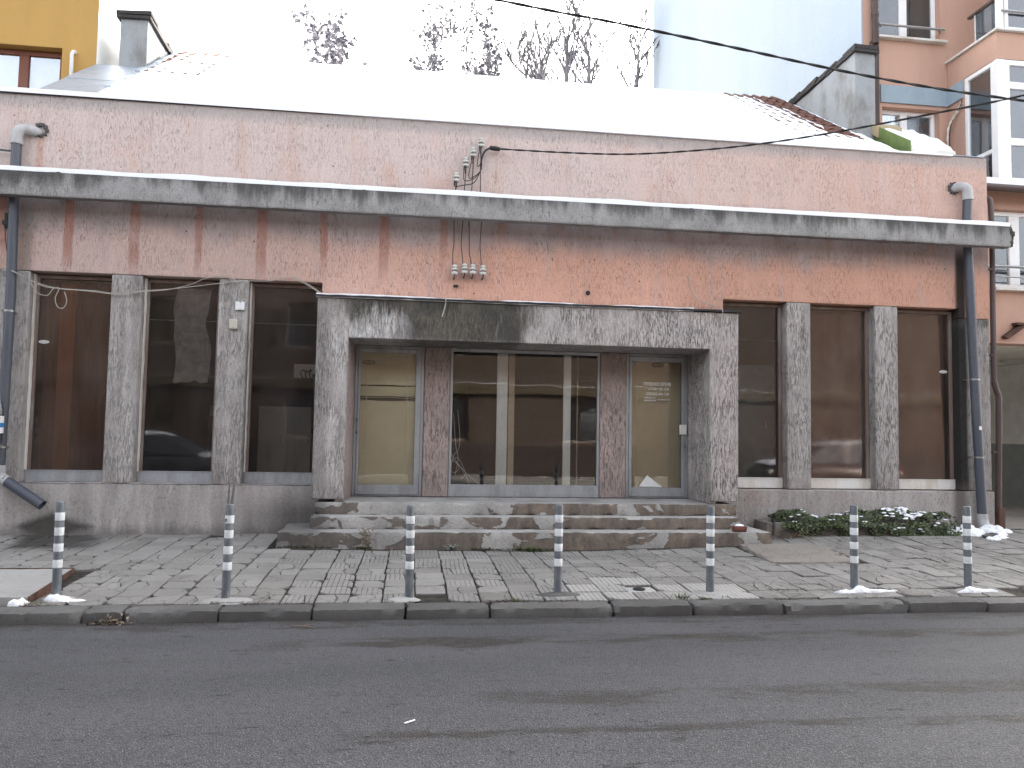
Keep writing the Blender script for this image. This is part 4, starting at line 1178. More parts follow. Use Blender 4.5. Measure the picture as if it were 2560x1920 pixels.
# ------------------------------------------------------------------ downpipes
dp = thing('downpipe', (-5.22, -.12, .45), 'dark grey plastic downpipe at the left edge with a kicked out foot', 'downpipe')
mb = MB(); mb.tube([(-5.256, -.125, 5.20), (-5.252, -.125, 4.40), (-5.222, -.125, 3.1), (-5.228, -.125, 1.75), (-5.235, -.125, .84)], .061, 18); mb.build('pipe', M['pvc_grey'], dp)
mb = MB(); mb.tube(spline([(-5.05, .04, 5.345), (-5.13, -.04, 5.352), (-5.22, -.105, 5.33), (-5.255, -.125, 5.26), (-5.257, -.125, 5.17)], 5), .070, 18); mb.tube([(-5.257, -.125, 5.185), (-5.257, -.125, 5.125)], .074, 18); mb.build('elbow', M['pvc_pale'], dp)
mb = MB(); mb.tube(spline([(-5.235, -.125, .90), (-5.236, -.125, .80), (-5.21, -.13, .735), (-5.13, -.14, .69)], 5), .072, 18); mb.build('elbow', M['pvc_pale'], dp)
ft = MB()
pts = [Vector((-5.17, -.14, .715)), Vector((-4.665, -.20, .395))]
ft.tube(pts, .066, 18, cap=False); ft.tube(pts[::-1], .060, 18, cap=False)
ft.tube([pts[1]+(pts[0]-pts[1])*.001, pts[1]], [.066, .060], 18, cap=False)
ft.build('spout', M['pvc_grey'], dp)
for zc in (2.9, 1.13):
    mb = MB(); mb.tube([(-5.226, -.125, zc-.012), (-5.226, -.125, zc+.012)], .066, 18); mb.box(-5.25, -5.20, -.10, .01, zc-.008, zc+.008); mb.build('clip', M['steel'], dp)
mb = MB(); mb.tube([(-6.4, -.10, 5.10), (-5.30, -.10, 5.035)], .014, 8)
tag(mb.build('stay_rod', M['pvc_grey'], None), 'thin grey rod running to the left downpipe above the beam', 'rod')
dq = thing('downpipe', (8.5, -.12, .15), 'dark blue grey downpipe at the right end of the shop front', 'downpipe')
mb = MB(); mb.tube([(8.466, -.125, 5.22), (8.450, -.125, 4.88), (8.455, -.125, 4.44), (8.528, -.125, 2.3), (8.585, -.125, .96), (8.615, -.125, .26)], .067, 18); mb.build('pipe', M['pvc_grey'], dq)
mb = MB(); mb.tube(spline([(8.33, .05, 5.36), (8.38, -.05, 5.375), (8.44, -.115, 5.345), (8.466, -.125, 5.28), (8.467, -.125, 5.20)], 5), .074, 18); mb.tube([(8.467, -.125, 5.215), (8.467, -.125, 5.15)], .079, 18); mb.build('elbow', M['pvc_pale'], dq)
mb = MB(); mb.tube(spline([(8.612, -.125, .34), (8.616, -.125, .24), (8.618, -.155, .165), (8.620, -.205, .125)], 5), .078, 18, cap=False)
mb.lathe([(.001, .0), (.07, .0), (.07, -.01), (.001, -.01)], (8.617, -.135, .23), 16); mb.build('outlet', M['pvc_pale'], dq)
for xc, zc in ((8.525, 2.366), (8.575, 1.184)):
    mb = MB(); mb.tube([(xc, -.125, zc-.012), (xc, -.125, zc+.012)], .072, 18); mb.box(xc-.10, xc-.06, -.10, .01, zc-.008, zc+.008); mb.box(xc+.06, xc+.085, -.15, -.12, zc-.01, zc+.01); mb.build('clip', M['steel'], dq)
mb = MB(); mb.box(8.535, 8.575, -.199, -.192, 1.60, 1.655); tag(mb.build('pipe_label', M['paper'], dq))
# plaster lumps broken out round the pipe outlets
for cx, cz in ((-5.02, 5.37), (8.32, 5.36)):
    mb = MB(); rb = random.Random(int(cx*10))
    for i in range(9):
        a = i*.7; x, z, s = cx+.075*math.cos(a), cz+.075*math.sin(a), rb.uniform(.015, .03)
        mb.hexa([(x+dx*s*rb.uniform(.6, 1.2), -.012+dy*.016, z+dz*s*rb.uniform(.6, 1.2)) for dx, dy, dz in ((-1,-1,-1),(1,-1,-1),(1,1,-1),(-1,1,-1),(-1,-1,1),(1,-1,1),(1,1,1),(-1,1,1))])
    mb.build('broken_plaster', M['beam'], B, smooth=False)
# bottle on the left pipe
bt = thing('plastic_bottle', (-5.24, -.24, 1.22), 'clear plastic bottle with a blue and white label tied to the left downpipe', 'bottle')
mb = MB(); mb.lathe([(.002, 0), (.058, .006), (.064, .03), (.064, .40), (.058, .44), (.030, .53), (.018, .56), (.018, .60), (.002, .60)], (-5.225, -.255, 1.20), 20); mb.build('body', M['glass_bottle'], bt)
mb = MB(); mb.lathe([(.0655, .0), (.0655, .22)], (-5.225, -.255, 1.31), 20); mb.f = mb.f[:-2]; mb.mi = mb.mi[:-2]; lbl = mb.build('label', M['paper'], bt)
mb = MB(); mb.lathe([(.0662, .0), (.0662, .058)], (-5.225, -.255, 1.385), 20); mb.f = mb.f[:-2]; mb.mi = mb.mi[:-2]; mb.build('label_band', M['blue'], lbl)
mb = MB(); mb.box(-5.205, -5.165, -.318, -.3165, 1.50, 1.515); mb.build('label_print', M['red'], lbl)
mb = MB(); mb.box(-5.22, -5.168, -.3205, -.3185, 1.18, 1.25); tag(mb.build('paper_scrap', M['paper'], bt))
mb = MB()
mb.tube([(-5.225+.068*math.cos(a*.35), -.255+.068*math.sin(a*.35), 1.155) for a in range(19)], .005, 6); mb.build('wire_tie', M['steel'], bt)

# ------------------------------------------------------------------ insulators and their wires
ins_group = 'porcelain insulators on the pink wall'
def insulator(x, z, label, low=False):
    t = thing('insulator', (x, 0, z), label, 'insulator', ins_group)
    mb = MB(); mb.tube([(x, .02, z-.105), (x, -.10, z-.105), (x, -.115, z-.07), (x, -.115, z-.02)], .009, 8); mb.build('hook_bracket', M['rust'], t)
    mb = MB(); mb.lathe([(r_*1.3, h_*1.35) for r_, h_ in [(.002, -.045), (.030, -.045), (.038, -.035), (.038, -.022), (.022, -.014), (.022, -.004), (.036, .004), (.036, .016), (.020, .022), (.020, .030), (.029, .036), (.027, .050), (.012, .058), (.002, .060)]], (x, -.115, z), 16)
    mb.build('porcelain_body', M['porcelain'], t)
    mb = MB(); mb.tube([(x+.031*math.cos(a*.5), -.115+.031*math.sin(a*.5), z-.012) for a in range(14)], .004, 5); mb.build('binding_wire', M['cable'], t)
UP = [(.901, 5.555), (.794, 5.405), (.689, 5.255), (.561, 5.030)]
LO = [(.564, 3.703), (.704, 3.725), (.821, 3.722), (.966, 3.713)]
for (x, z), l in zip(UP, ('topmost white insulator of the slanting row beside the cable end', 'second from the top white insulator in the slanting row', 'third from the top white insulator in the slanting row', 'lowest white insulator of the slanting row just over the beam')): insulator(x, z, l)
for (x, z), l in zip(LO, ('leftmost white insulator of the level row under the beam', 'second from left white insulator of the level row under the beam', 'third from left white insulator of the level row under the beam', 'rightmost white insulator of the level row under the beam')): insulator(x, z, l, True)
BM = [(.549, .541), (.677, .663), (.780, .754), (.904, .929)]
words = ('leftmost', 'second from left', 'third from left', 'rightmost')
for k in range(4):
    (xu, zu), (xl, zl), (bt_, bb_) = UP[3-k], LO[k], BM[k]
    mb = MB(); rw = random.Random(k)
    mb.tube(spline([(xu+.004, -.14, zu-.02), (xu, -.115, zu-.15), (bt_, -.11, 4.86), ((bt_+bb_)/2, -.12, 4.6), (bb_, -.11, 4.395), (bb_+rw.uniform(-.02, .01), -.105, 4.1), ((bb_+xl)/2-.02, -.10, 3.95), (xl-.028, -.11, zl+.10), (xl-.025, -.13, zl)], 5), .0058, 6)
    mb.tube([(xl, -.11, zl-.05), (xl+.003, -.10, zl-.085), (xl-.01, -.03, zl-.11)], .010, 6)
    tag(mb.build('feed_wire', M['cable'], None), words[k]+' thin black wire dropping behind the beam to the lower insulators', 'wire', 'wires between the insulators')
cb = thing('service_cable', (1.10, -.1, 5.49), 'black service cable sagging to the right from the slanting insulators', 'cable')
pB = [(1.10,-.10,5.49),(1.93,-.40,5.385),(2.82,-.80,5.27),(3.66,-1.2,5.23),(4.38,-1.6,5.22),(5.15,-2.05,5.25),(6.01,-2.6,5.31),(6.79,-3.2,5.35),(7.9,-4.0,5.50),(10.5,-5.8,6.0)]
def twisted(pts, r, pitch, parent, name):
    sp = spline(pts, 40); mb = MB(); L = 0; acc = [0]
    for a, b in zip(sp[:-1], sp[1:]): acc.append(acc[-1]+(b-a).length)
    for s in (0, math.pi):
        out = []
        for p, l in zip(sp, acc):
            q = l/pitch*6.283 + s
            out.append(p + Vector((0, math.cos(q), math.sin(q)))*r*.75)
        mb.tube(out, r, 6)
    return mb.build(name, M['cable'], parent)
twisted(pB, .0078, .45, cb, 'cable_run')
mb = MB(); mb.lathe([(.002, -.06), (.018, -.06), (.030, -.045), (.034, .0), (.030, .045), (.018, .06), (.002, .06)], (0, 0, 0), 14)
mb.v = [(1.10 + z*1.3, -.10 + y, 5.492 + x - z*.12) for x, y, z in mb.v]; mb.build('end_boot', M['cable'], cb)
TG = Vector((.905, -.13, 5.16))
mb = MB(); mb.tube(spline([(1.05, -.10, 5.495), (.98, -.12, 5.46), (.93, -.13, 5.38), (.905, -.13, 5.27), TG], 6), .014, 8)
for (x, z), mid in zip(UP, ((.86, 5.20), (.735, 5.03), (.675, 4.98), (.66, 4.915))):
    mb.tube(spline([(x-.015, -.14, z-.02), (x-.028, -.14, z-.13), (mid[0] if z < 5.5 else .85, -.15, mid[1] + (0 if z < 5.5 else .0)), ((mid[0]+TG.x)/2+.03, -.15, mid[1]+.05), TG], 6), .0062, 6)
    mb.tube([(x-.02, -.145, z-.03), (x-.026, -.14, z-.12)], .010, 6)
mb.build('tails', M['cable'], cb)
ca = thing('overhead_cable', (3.7, -3, 5.69), 'twisted black overhead cable crossing the sky to the upper right', 'cable')
twisted([(-9, -3, 7.25), (-4, -3, 6.62), (.81, -3, 6.03), (1.94, -3, 5.91), (2.98, -3, 5.785), (3.73, -3, 5.69), (4.61, -3, 5.575), (5.73, -3, 5.46), (6.96, -3, 5.385), (9, -3, 5.30), (14, -3, 5.25)], .0095, .62, ca, 'cable_run')
mb = MB(); mb.box(.555, .625, -.045, 0, 3.480, 3.508)
for i in range(3): mb.lathe([(.002, .012), (.008, .012), (.008, 0), (.002, 0)], (.570+.021*i, -.045, 3.494), 8, 'Y')
tag(mb.build('terminal_strip', M['flash'], None), 'small black terminal strip on the pink wall under the lower insulators', 'terminal')
mb = MB(); mb.lathe([(.034, .006), (.026, .006), (.024, -.02), (.001, -.02)], (2.51, 0, 3.477-.0), 12, 'Y')
tag(mb.build('wall_hole', M['flash'], B))
for x, z in ((1.98, 3.95), (2.6, 3.97), (3.12, 3.93), (3.28, 3.68), (.853, 3.402), (-2.2, 4.0), (-3.1, 4.1), (8.15, 4.08), (5.3, 4.0)):
    mb = MB(); mb.lathe([(.011, .004), (.009, .004), (.001, .002)], (x, 0, z), 8, 'Y'); mb.build('drill_hole', M['flash'], B)

# slack beige cables over the left windows
cl = [[(-6.2,-.07,3.50),(-5.38,-.07,3.47),(-5.185,-.19,3.42),(-5.014,-.06,3.325),(-4.696,-.06,3.24),(-4.232,-.05,3.223),(-3.955,-.05,3.20),(-3.615,-.04,3.248),(-3.271,-.05,3.285),(-3.055,-.05,3.318),(-2.641,-.035,3.393),(-2.45,-.03,3.425),(-2.222,-.03,3.445),(-1.954,-.04,3.457),(-1.642,-.04,3.517),(-1.295,-.04,3.333),(-1.22,-.30,3.23)],
      [(-5.38,-.07,3.455),(-5.15,-.19,3.40),(-4.90,-.06,3.27),(-4.69,-.065,3.232),(-4.30,-.055,3.215),(-3.90,-.05,3.185),(-3.64,-.04,3.235),(-3.30,-.05,3.275),(-3.0,-.05,3.36),(-2.841,-.04,3.442),(-2.689,-.035,3.483),(-2.535,-.03,3.49),(-2.45,-.03,3.42),(-2.399,-.03,3.426)],
      [(-2.70,-.03,3.475),(-2.535,-.035,3.485),(-2.44,-.04,3.455),(-2.37,-.035,3.38),(-2.325,-.04,3.30),(-2.335,-.03,3.20),(-2.352,-.03,3.15)],
      [(-5.02,-.06,3.31),(-4.93,-.07,3.17),(-4.80,-.07,3.135),(-4.73,-.07,3.225),(-4.66,-.065,3.235),(-4.70,-.07,3.10),(-4.66,-.075,2.985),(-4.59,-.075,2.975),(-4.555,-.07,3.07),(-4.59,-.07,3.19)],
      [(-1.65,-.045,3.505),(-1.50,-.05,3.44),(-1.30,-.05,3.32),(-1.24,-.35,3.225)]]
lbs = ('long slack beige cable strung across the tops of the three left windows', 'second beige cable looping up over the second left window', 'short beige cable dropping to the white junction box', 'loose loop of beige cable hanging over the leftmost window', 'short beige cable running down to the portal corner')
for pts, l in zip(cl, lbs):
    mb = MB(); mb.tube(spline(pts, 8), .0052, 6); tag(mb.build('slack_cable', M['cable_beige'], None), l, 'cable', 'slack cables on the shop front')
mb = MB(); mb.tube(spline([(4.02,-.012,3.80),(4.06,-.02,3.62),(4.16,-.10,3.42),(4.28,-.45,3.27),(4.31,-.595,3.20),(4.305,-.565,3.05),(4.305,-.562,2.70)], 8), .0062, 6)
tag(mb.build('slack_cable', M['cable_beige'], None), 'thin beige cable hanging over the right end of the portal', 'cable', 'slack cables on the shop front')
mb = MB(); mb.tube(spline([(.435,-.35,3.24),(.43,-.592,3.22),(.425,-.575,3.12),(.385,-.565,2.965)], 8), .0085, 6)
tag(mb.build('slack_cable', M['cable_beige'], None), 'cut end of pale cable dangling over the stained portal lintel', 'cable', 'slack cables on the shop front')
jb = thing('junction_box', (-2.349, 0, 3.10), 'square white junction box on the second pillar under its cable', 'junction box', 'junction boxes')
mb = MB(); mb.box(-2.412, -2.290, -.030, .006, 3.040, 3.155); mb.build('case', M['box_white'], jb, .006)
mb = MB(); mb.lathe([(.002, .003), (.006, .003), (.006, 0), (.002, 0)], (-2.345, -.030, 3.143), 8, 'Y'); mb.lathe([(.002, .003), (.006, .003), (.006, 0), (.002, 0)], (-2.345, -.030, 3.052), 8, 'Y'); mb.build('screw', M['ink'], jb)
jb = thing('junction_box', (-2.425, 0, 2.84), 'beige upright junction box below the white one on the second pillar', 'junction box', 'junction boxes')
mb = MB(); mb.box(-2.480, -2.370, -.050, .006, 2.775, 2.912); mb.build('case', M['box_beige'], jb, .010)
mb = MB(); mb.lathe([(.002, .003), (.006, .003), (.006, 0), (.002, 0)], (-2.423, -.050, 2.793), 8, 'Y'); mb.build('screw', M['ink'], jb)
mb = MB(); mb.box(-5.40, -5.365, -.03, .01, 4.02, 4.22); mb.box(-5.42, -5.36, -.045, -.031, 4.06, 4.12)
mb.tube(spline([(-5.385,-.03,4.02),(-5.37,-.04,3.9),(-5.34,-.04,3.7)], 5), .006, 6)
tag(mb.build('wall_clamp', M['flash'], None), 'small black clamp on the wall beside the left downpipe', 'clamp')

# ------------------------------------------------------------------ bollards
def make_bollard():
    t = thing('bollard', (0, 0, 0), '', 'bollard', 'striped bollards along the kerb')
    mb = MB(); mb.lathe([(.038, -.05), (.038, .822), (.035, .833), (.028, .838), (.001, .840)], (0, 0, 0), 22); mb.build('post', M['boll'], t)
    for z0 in (.262, .402, .542, .672):
        mb = MB(); mb.lathe([(.0388, 0), (.0392, .002), (.0392, .068), (.0388, .070)], (0, 0, z0), 22); mb.f = mb.f[:-2]; mb.mi = mb.mi[:-2]; mb.build('white_band', M['band'], t)
    return t
proto = make_bollard()
bpos = [(-3.035, -3.615), (-1.578, -3.745), (.030, -3.745), (1.420, -3.65), (2.920, -3.65), (4.470, -3.56), (5.670, -3.625)]
blab = ['leftmost striped grey bollard beside the concrete cover slab', 'striped bollard with thin metal spikes sticking up from its top', 'striped bollard in front of the left door of the portal', 'striped bollard in front of the middle window', 'striped bollard by the pale new paving slabs', 'striped bollard standing in a long strip of snow before the planter', 'rightmost striped bollard near the right downpipe']
BOL = []
for i, (x, y) in enumerate(bpos):
    o = proto if i == 0 else copy_tree(proto)
    BOL.append(o)
for i, ((x, y), o) in enumerate(zip(bpos, BOL)):
    o.location = (x, y, zg(x, y)+.003); o['label'] = blab[i]
    o.rotation_euler = (R((0, .6, -.4, .3, 0, -.5, .2)[i]), R((-.3, .5, .2, -.2, -.3, .4, .3)[i]), R(40*i))
bx_, by_ = bpos[1]; bz_ = zg(bx_, by_)+.003
def local_part(name, mb, mat, par):
    me = mb.mesh(name, mat); o = bpy.data.objects.new(name, me); COL.objects.link(o); o.parent = par; return o
mb = MB(); mb.hexa([(-.020,-.006,.80),(.006,-.006,.80),(.006,.002,.80),(-.020,.002,.80),(.006,-.004,1.065),(.018,-.004,1.065),(.018,.002,1.065),(.006,.002,1.065)])
sp1 = local_part('metal_spike', mb, M['steel'], BOL[1]); sp1.rotation_euler[2] = -R(40); sp1.location = (.018, 0, .02)
mb = MB(); mb.hexa([(-.016,-.004,.80),(.004,-.004,.80),(.004,.004,.80),(-.016,.004,.80),(-.006,-.003,1.00),(.004,-.003,1.00),(.004,.003,1.00),(-.006,.003,1.00)])
sp2 = local_part('metal_spike', mb, M['boll'], BOL[1]); sp2.rotation_euler[2] = -R(40); sp2.location = (-.012, .01, .02)
mb = MB(); mb.box(-.012, .010, -.0400, -.0392, .695, .712); mb.box(-.014, .002, -.0400, -.0392, .683, .692)
st_ = local_part('sticker', mb, M['ink'], BOL[1]); st_.rotation_euler[2] = -R(75)
def pad(x, y, rx, ry, h, mat, label, seed):
    mb = MB(); n = 40; rows = 6; vs = []
    for k in range(rows+1):
        f = k/rows
        for j in range(n):
            a = j*2*math.pi/n; rr = 1 + .22*nz3(math.cos(a)*1.3, math.sin(a)*1.3, seed) + .10*nz3(math.cos(a)*4, math.sin(a)*4, seed)
            px, py = x+rx*rr*f*math.cos(a), y+ry*rr*f*math.sin(a)
            vs.append((px, py, zg(px, py) - .010 + (h+.012)*(1-f**3) + .004*nz3(px*14, py*14, seed)))
    fs = [(k*n+j, (k+1)*n+j, (k+1)*n+(j+1) % n, k*n+(j+1) % n) for k in range(rows) for j in range(n)]
    mb.add(vs, fs)
    return tag(mb.build('mortar_pad', mat, None, angle=70, recalc=True), label, 'mortar pad', 'mortar pads at the bollards')
padl = ['mortar pad round the foot of the leftmost bollard', 'wide pale mortar pad round the spiked bollard', 'small mortar pad round the bollard before the left door', 'dark mortar pad round the bollard before the middle window', 'pale icy mortar pad round the bollard by the new paving', 'mortar pad under the bollard in the snow strip', 'mortar pad round the rightmost bollard']
for i, (x, y) in enumerate(bpos):
    pad(x + (.03, .03, -.05, 0, .02, 0, 0)[i], y-.02, (.16, .26, .17, .24, .22, .2, .18)[i], (.10, .10, .09, .10, .11, .1, .1)[i], (.012, .022, .014, .020, .018, .01, .01)[i], M['kerb'] if i == 3 else M['slab'], padl[i], i*3.1)

# ------------------------------------------------------------------ snow, stones and plants on the pavement
def snow_heap(name, label, blobs, seed):
    mb = MB()
    for (x, y, rx, ry, h) in blobs:
        n, rows = 56, 10; vs = []
        for k in range(rows+1):
            f = k/rows
            for j in range(n):
                a = j*2*math.pi/n; rr = 1 + .34*nz3(math.cos(a)*1.2+x, math.sin(a)*1.2, seed) + .24*nz3(math.cos(a)*3.5+x, math.sin(a)*3.5, seed) + .14*nz3(math.cos(a)*9+x, math.sin(a)*9, seed)
                px, py = x+rx*rr*f*math.cos(a), y+ry*rr*f*math.sin(a)
                vs.append((px, py, zg(px, py) - .012 + (h+.014)*math.sqrt(max(0, 1-f*f))*(1+.5*nz3(px*9, py*9, seed)+.3*nz3(px*24, py*24, seed)) ))
        mb.add(vs, [(k*n+j, (k+1)*n+j, (k+1)*n+(j+1) % n, k*n+(j+1) % n) for k in range(rows) for j in range(n)])
    return tag(mb.build(name, M['snow_old'], None, angle=70, recalc=True), label, 'snow', 'leftover snow on the pavement', 'stuff' if len(blobs) > 5 else None)
snow_heap('snow_patch', 'small snow heap at the foot of the leftmost bollard', [(-2.98, -3.70, .10, .05, .045), (-2.88, -3.72, .13, .03, .014)], 1)
snow_heap('snow_patch', 'dirty little snow lump at the corner of the cover slab', [(-3.26, -3.83, .065, .05, .035), (-3.22, -3.80, .05, .025, .04)], 2)
snow_heap('snow_patch', 'long low strip of snow round the bollard before the planter', [(4.47, -3.655, .11, .045, .050), (4.33, -3.68, .15, .030, .022), (4.62, -3.675, .20, .030, .026), (4.80, -3.68, .09, .018, .012)], 3)
snow_heap('snow_patch', 'low strip of snow round the rightmost bollard', [(5.68, -3.70, .10, .042, .045), (5.80, -3.71, .13, .025, .022), (5.57, -3.71, .08, .02, .016)], 4)
snow_heap('snow_patch', 'big lump of snow in front of the right downpipe outlet', [(8.10, -.42, .27, .16, .105), (8.02, -.62, .16, .08, .05)], 5)
snow_heap('snow_patch', 'rounded snow lump right of the downpipe outlet', [(8.62, -.33, .22, .13, .085), (8.78, -.36, .13, .08, .05)], 6)
snow_heap('snow_patch', 'scattered bits of snow in front of the right end wall', [(7.62, -.42, .10, .06, .045), (7.78, -.52, .10, .05, .03), (8.15, -.92, .10, .06, .04), (8.35, -.80, .12, .06, .035), (8.48, -.62, .13, .05, .035), (7.5, -.36, .05, .04, .04)], 7)
def stone(x, y, s, seed, label):
    me = bpy.data.meshes.new('stone'); b = bmesh.new(); bmesh.ops.create_icosphere(b, subdivisions=2, radius=s)
    for v in b.verts: v.co = Vector((v.co.x*1.3, v.co.y, v.co.z*.6))*(1+.35*nz3(v.co.x/s, v.co.y/s, v.co.z/s+seed))
    b.to_mesh(me); b.free(); me.materials.append(M['kerb']); me.shade_flat()
    o = bpy.data.objects.new('stone', me); COL.objects.link(o); o.location = (x, y, zg(x, y)+s*.3)
    tag(o, label, 'stone', 'loose stones')
stone(8.30, -.72, .07, 1, 'grey stone among the snow lumps nearest the right downpipe')
stone(8.15, -.80, .06, 2, 'grey stone lying at the front of the snow lumps')
stone(7.86, -.36, .07, 3, 'dark stone between the planter and the snow lumps')
stone(4.95, -.62, .05, 4, 'flat stone in the soil between the steps and the planter')

# red brick with a cap of snow on the step
bk = thing('brick', (4.40, -.95, .17), 'reddish brick lying on the lowest step with snow on it', 'brick')
mb = rough_box(4.305, 4.495, -1.005, -.90, .168, .245, 8, 5, 4, .006, .020, 9, 1); mb.build('brick_body', M['terracotta'], bk)
mb = MB(); n = 20; vs = []
for k in range(6):
    f = k/5
    for j in range(n):
        a = j*2*math.pi/n; vs.append((4.40+.066*f*math.cos(a), -.955+.036*f*math.sin(a), .240 + .030*math.sqrt(max(0, 1-f*f))))
mb.add(vs, [(k*n+j, (k+1)*n+j, (k+1)*n+(j+1) % n, k*n+(j+1) % n) for k in range(5) for j in range(n)])
tag(mb.build('brick_snow', M['snow'], None, recalc=True), 'little white cap of snow on the reddish brick', 'snow')

def leaf(mb, p, d, nrm, L, W):
    """small folded leaf"""
    d = d.normalized(); s = d.cross(nrm); 
    if s.length < 1e-4: s = d.orthogonal()
    s.normalize(); u = s.cross(d).normalized()
    a = p; t = p+d*L; m1 = p+d*L*.45+s*W*.5+u*W*.12; m2 = p+d*L*.45-s*W*.5+u*W*.12
    mb.add([a, m1, t, m2], [(0, 1, 2), (0, 2, 3)])

# planter with ivy
ptn = thing('ivy_planter', (6.4, -.3, .04), 'low concrete planter overgrown with dark ivy under the right windows', 'planter')
zp0 = .0
mb = rough_box(5.12, 7.72, -.52, -.44, -.06, .235, 60, 2, 6, .006, .014, 6, 3); mb.build('front_panel', M['planter'], ptn)
mb = rough_box(5.02, 5.115, -.46, -.03, -.06, .235, 3, 8, 5, .005, .012, 6, 4); mb.build('end_panel', M['planter'], ptn)
mb = rough_box(7.65, 7.74, -.435, -.03, -.06, .235, 3, 8, 5, .005, .012, 6, 5); mb.build('end_panel', M['planter'], ptn)
mb = MB(); mb.box(5.118, 7.648, -.438, -.032, -.05, .20); mb.build('soil', M['dirt'], ptn)
ri_ = random.Random(31); iv = MB(); stems = MB(); snow_tops = []
def ivy_profile(x):
    """(height above rim, how far it hangs down)"""
    h = .12 + .05*math.sin(x*5) + .16*math.exp(-((x-7.15)/.38)**2) + .05*math.exp(-((x-5.6)/.25)**2)
    hang = .06 + .19*math.exp(-((x-5.60)/.18)**2) + .13*math.exp(-((x-6.15)/.12)**2) + .18*math.exp(-((x-6.62)/.10)**2) + .25*ss(x, 6.72, 6.95)*ss(x, 7.95, 7.8)
    return h, hang
cnt = 0
while cnt < 5200:
    x = ri_.uniform(5.22, 7.86); h, hang = ivy_profile(x)
    q = ri_.random(); k1 = nz3(x*4, 1, q*3)
    if q < .55:
        y = ri_.uniform(-.50, -.06); top = .235 + h*(1-((y+.26)/.34)**2)*(.75+.5*nz3(x*4, y*4, 2)); z = top - abs(ri_.gauss(0, .03))
        nrm = Vector((ri_.gauss(0, .5), -.6+ri_.gauss(0, .4), .8))
    else:
        u = ri_.random(); z = .26 - u*hang*(1+.3*nz3(x*6, 0, 5)); y = -.53 - .10*math.sin(u*2.6)*(.5+.5*nz3(x*5, z*5, 1)) - ri_.uniform(0, .05)
        nrm = Vector((ri_.gauss(0, .5), -1, .35+ri_.gauss(0, .3)))
        if z < zg(x, y): z = zg(x, y)+.01
    if nz3(x*9, y*9, z*9) < -.22 and ri_.random() < .8: continue
    d = Vector((ri_.gauss(0, .8), -.3+ri_.gauss(0, .4), -.5+ri_.gauss(0, .4)))
    s = ri_.uniform(.024, .052); leaf(iv, Vector((x, y, z)), d, nrm, s, s*.95); cnt += 1
tag(iv.build('ivy_foliage', M['ivy'], ptn, smooth=False), kind='stuff')
for i in range(70):
    x = ri_.uniform(5.3, 7.8); h, hang = ivy_profile(x); x2 = x + ri_.gauss(0, .12)
    stems.tube(spline([(x, -.40, .22), (x+.02, -.54, .24), ((x+x2)/2, -.57, .20-hang*.4), (x2, -.57, .24-hang*1.05)], 4), .0035, 4)
stems.build('ivy_stems', M['stem'], ptn)
# dry twigs trailing left of the planter
tw = MB()
for i in range(110):
    x = 5.28 + ri_.gauss(0, .20); y = -.62 + ri_.gauss(0, .07); z = zg(x, y)+.004
    tw.tube([(x, y, z), (x+ri_.gauss(0, .04), y+ri_.gauss(0, .03), z+ri_.uniform(.01, .06)), (x+ri_.gauss(0, .08), y+ri_.gauss(0, .05), z+ri_.uniform(0, .10))], .0022, 3)
for i in range(160):
    x = 5.15 + ri_.gauss(0, .24); y = -.68 + ri_.gauss(0, .09); leaf(tw, Vector((x, y, zg(x, y)+.006)), Vector((ri_.gauss(0, 1), ri_.gauss(0, 1), .2)), Vector((0, 0, 1)), .03, .02)
tag(tw.build('dry_twigs', M['dead'], None, smooth=False), 'tangle of dry twigs and dead leaves between the steps and the planter', 'twigs', None, 'stuff')
# snow caught on the ivy
sn = MB()
def lump(c, r, flat):
    b = bmesh.new(); bmesh.ops.create_icosphere(b, subdivisions=2, radius=1)
    vs = [(c[0]+v.co.x*r*1.5*(1+.5*nz3(v.co.x*2+c[0]*9, v.co.y*2, v.co.z*2)), c[1]+v.co.y*r*1.1*(1+.5*nz3(v.co.x*2, v.co.y*2+c[0]*7, v.co.z*2)), c[2]+v.co.z*r*flat) for v in b.verts]
    b.verts.ensure_lookup_table(); sn.add(vs, [tuple(v.index for v in f.verts) for f in b.faces]); b.free()
for i in range(330):
    x = ri_.choice([ri_.uniform(5.3, 6.7), ri_.gauss(7.25, .22), ri_.gauss(7.15, .16), ri_.gauss(7.4, .16)]); x = min(max(x, 5.3), 7.72); h, _ = ivy_profile(x)
    y = ri_.uniform(-.54, -.10); z = .235 + h*(1-((y+.26)/.34)**2)*(.75+.5*nz3(x*4, y*4, 2)) + .002
    if nz3(x*5.5, y*6, 4.2) < (.02 if x > 6.9 else .22): continue
    lump((x, y, z), ri_.uniform(.012, .026), .5)
for x, y, z in ((6.62, -.57, .20), (6.95, -.60, .17), (7.30, -.60, .14), (5.40, -.54, .255), (7.52, -.585, .24), (6.42, -.54, .25)):
    for k in range(3): lump((x+ri_.gauss(0, .03), y, z+ri_.gauss(0, .012)), .02, .6)
tag(sn.build('ivy_snow', M['snow'], None, angle=70), 'patches of snow caught on the dark ivy in the planter', 'snow', None, 'stuff')

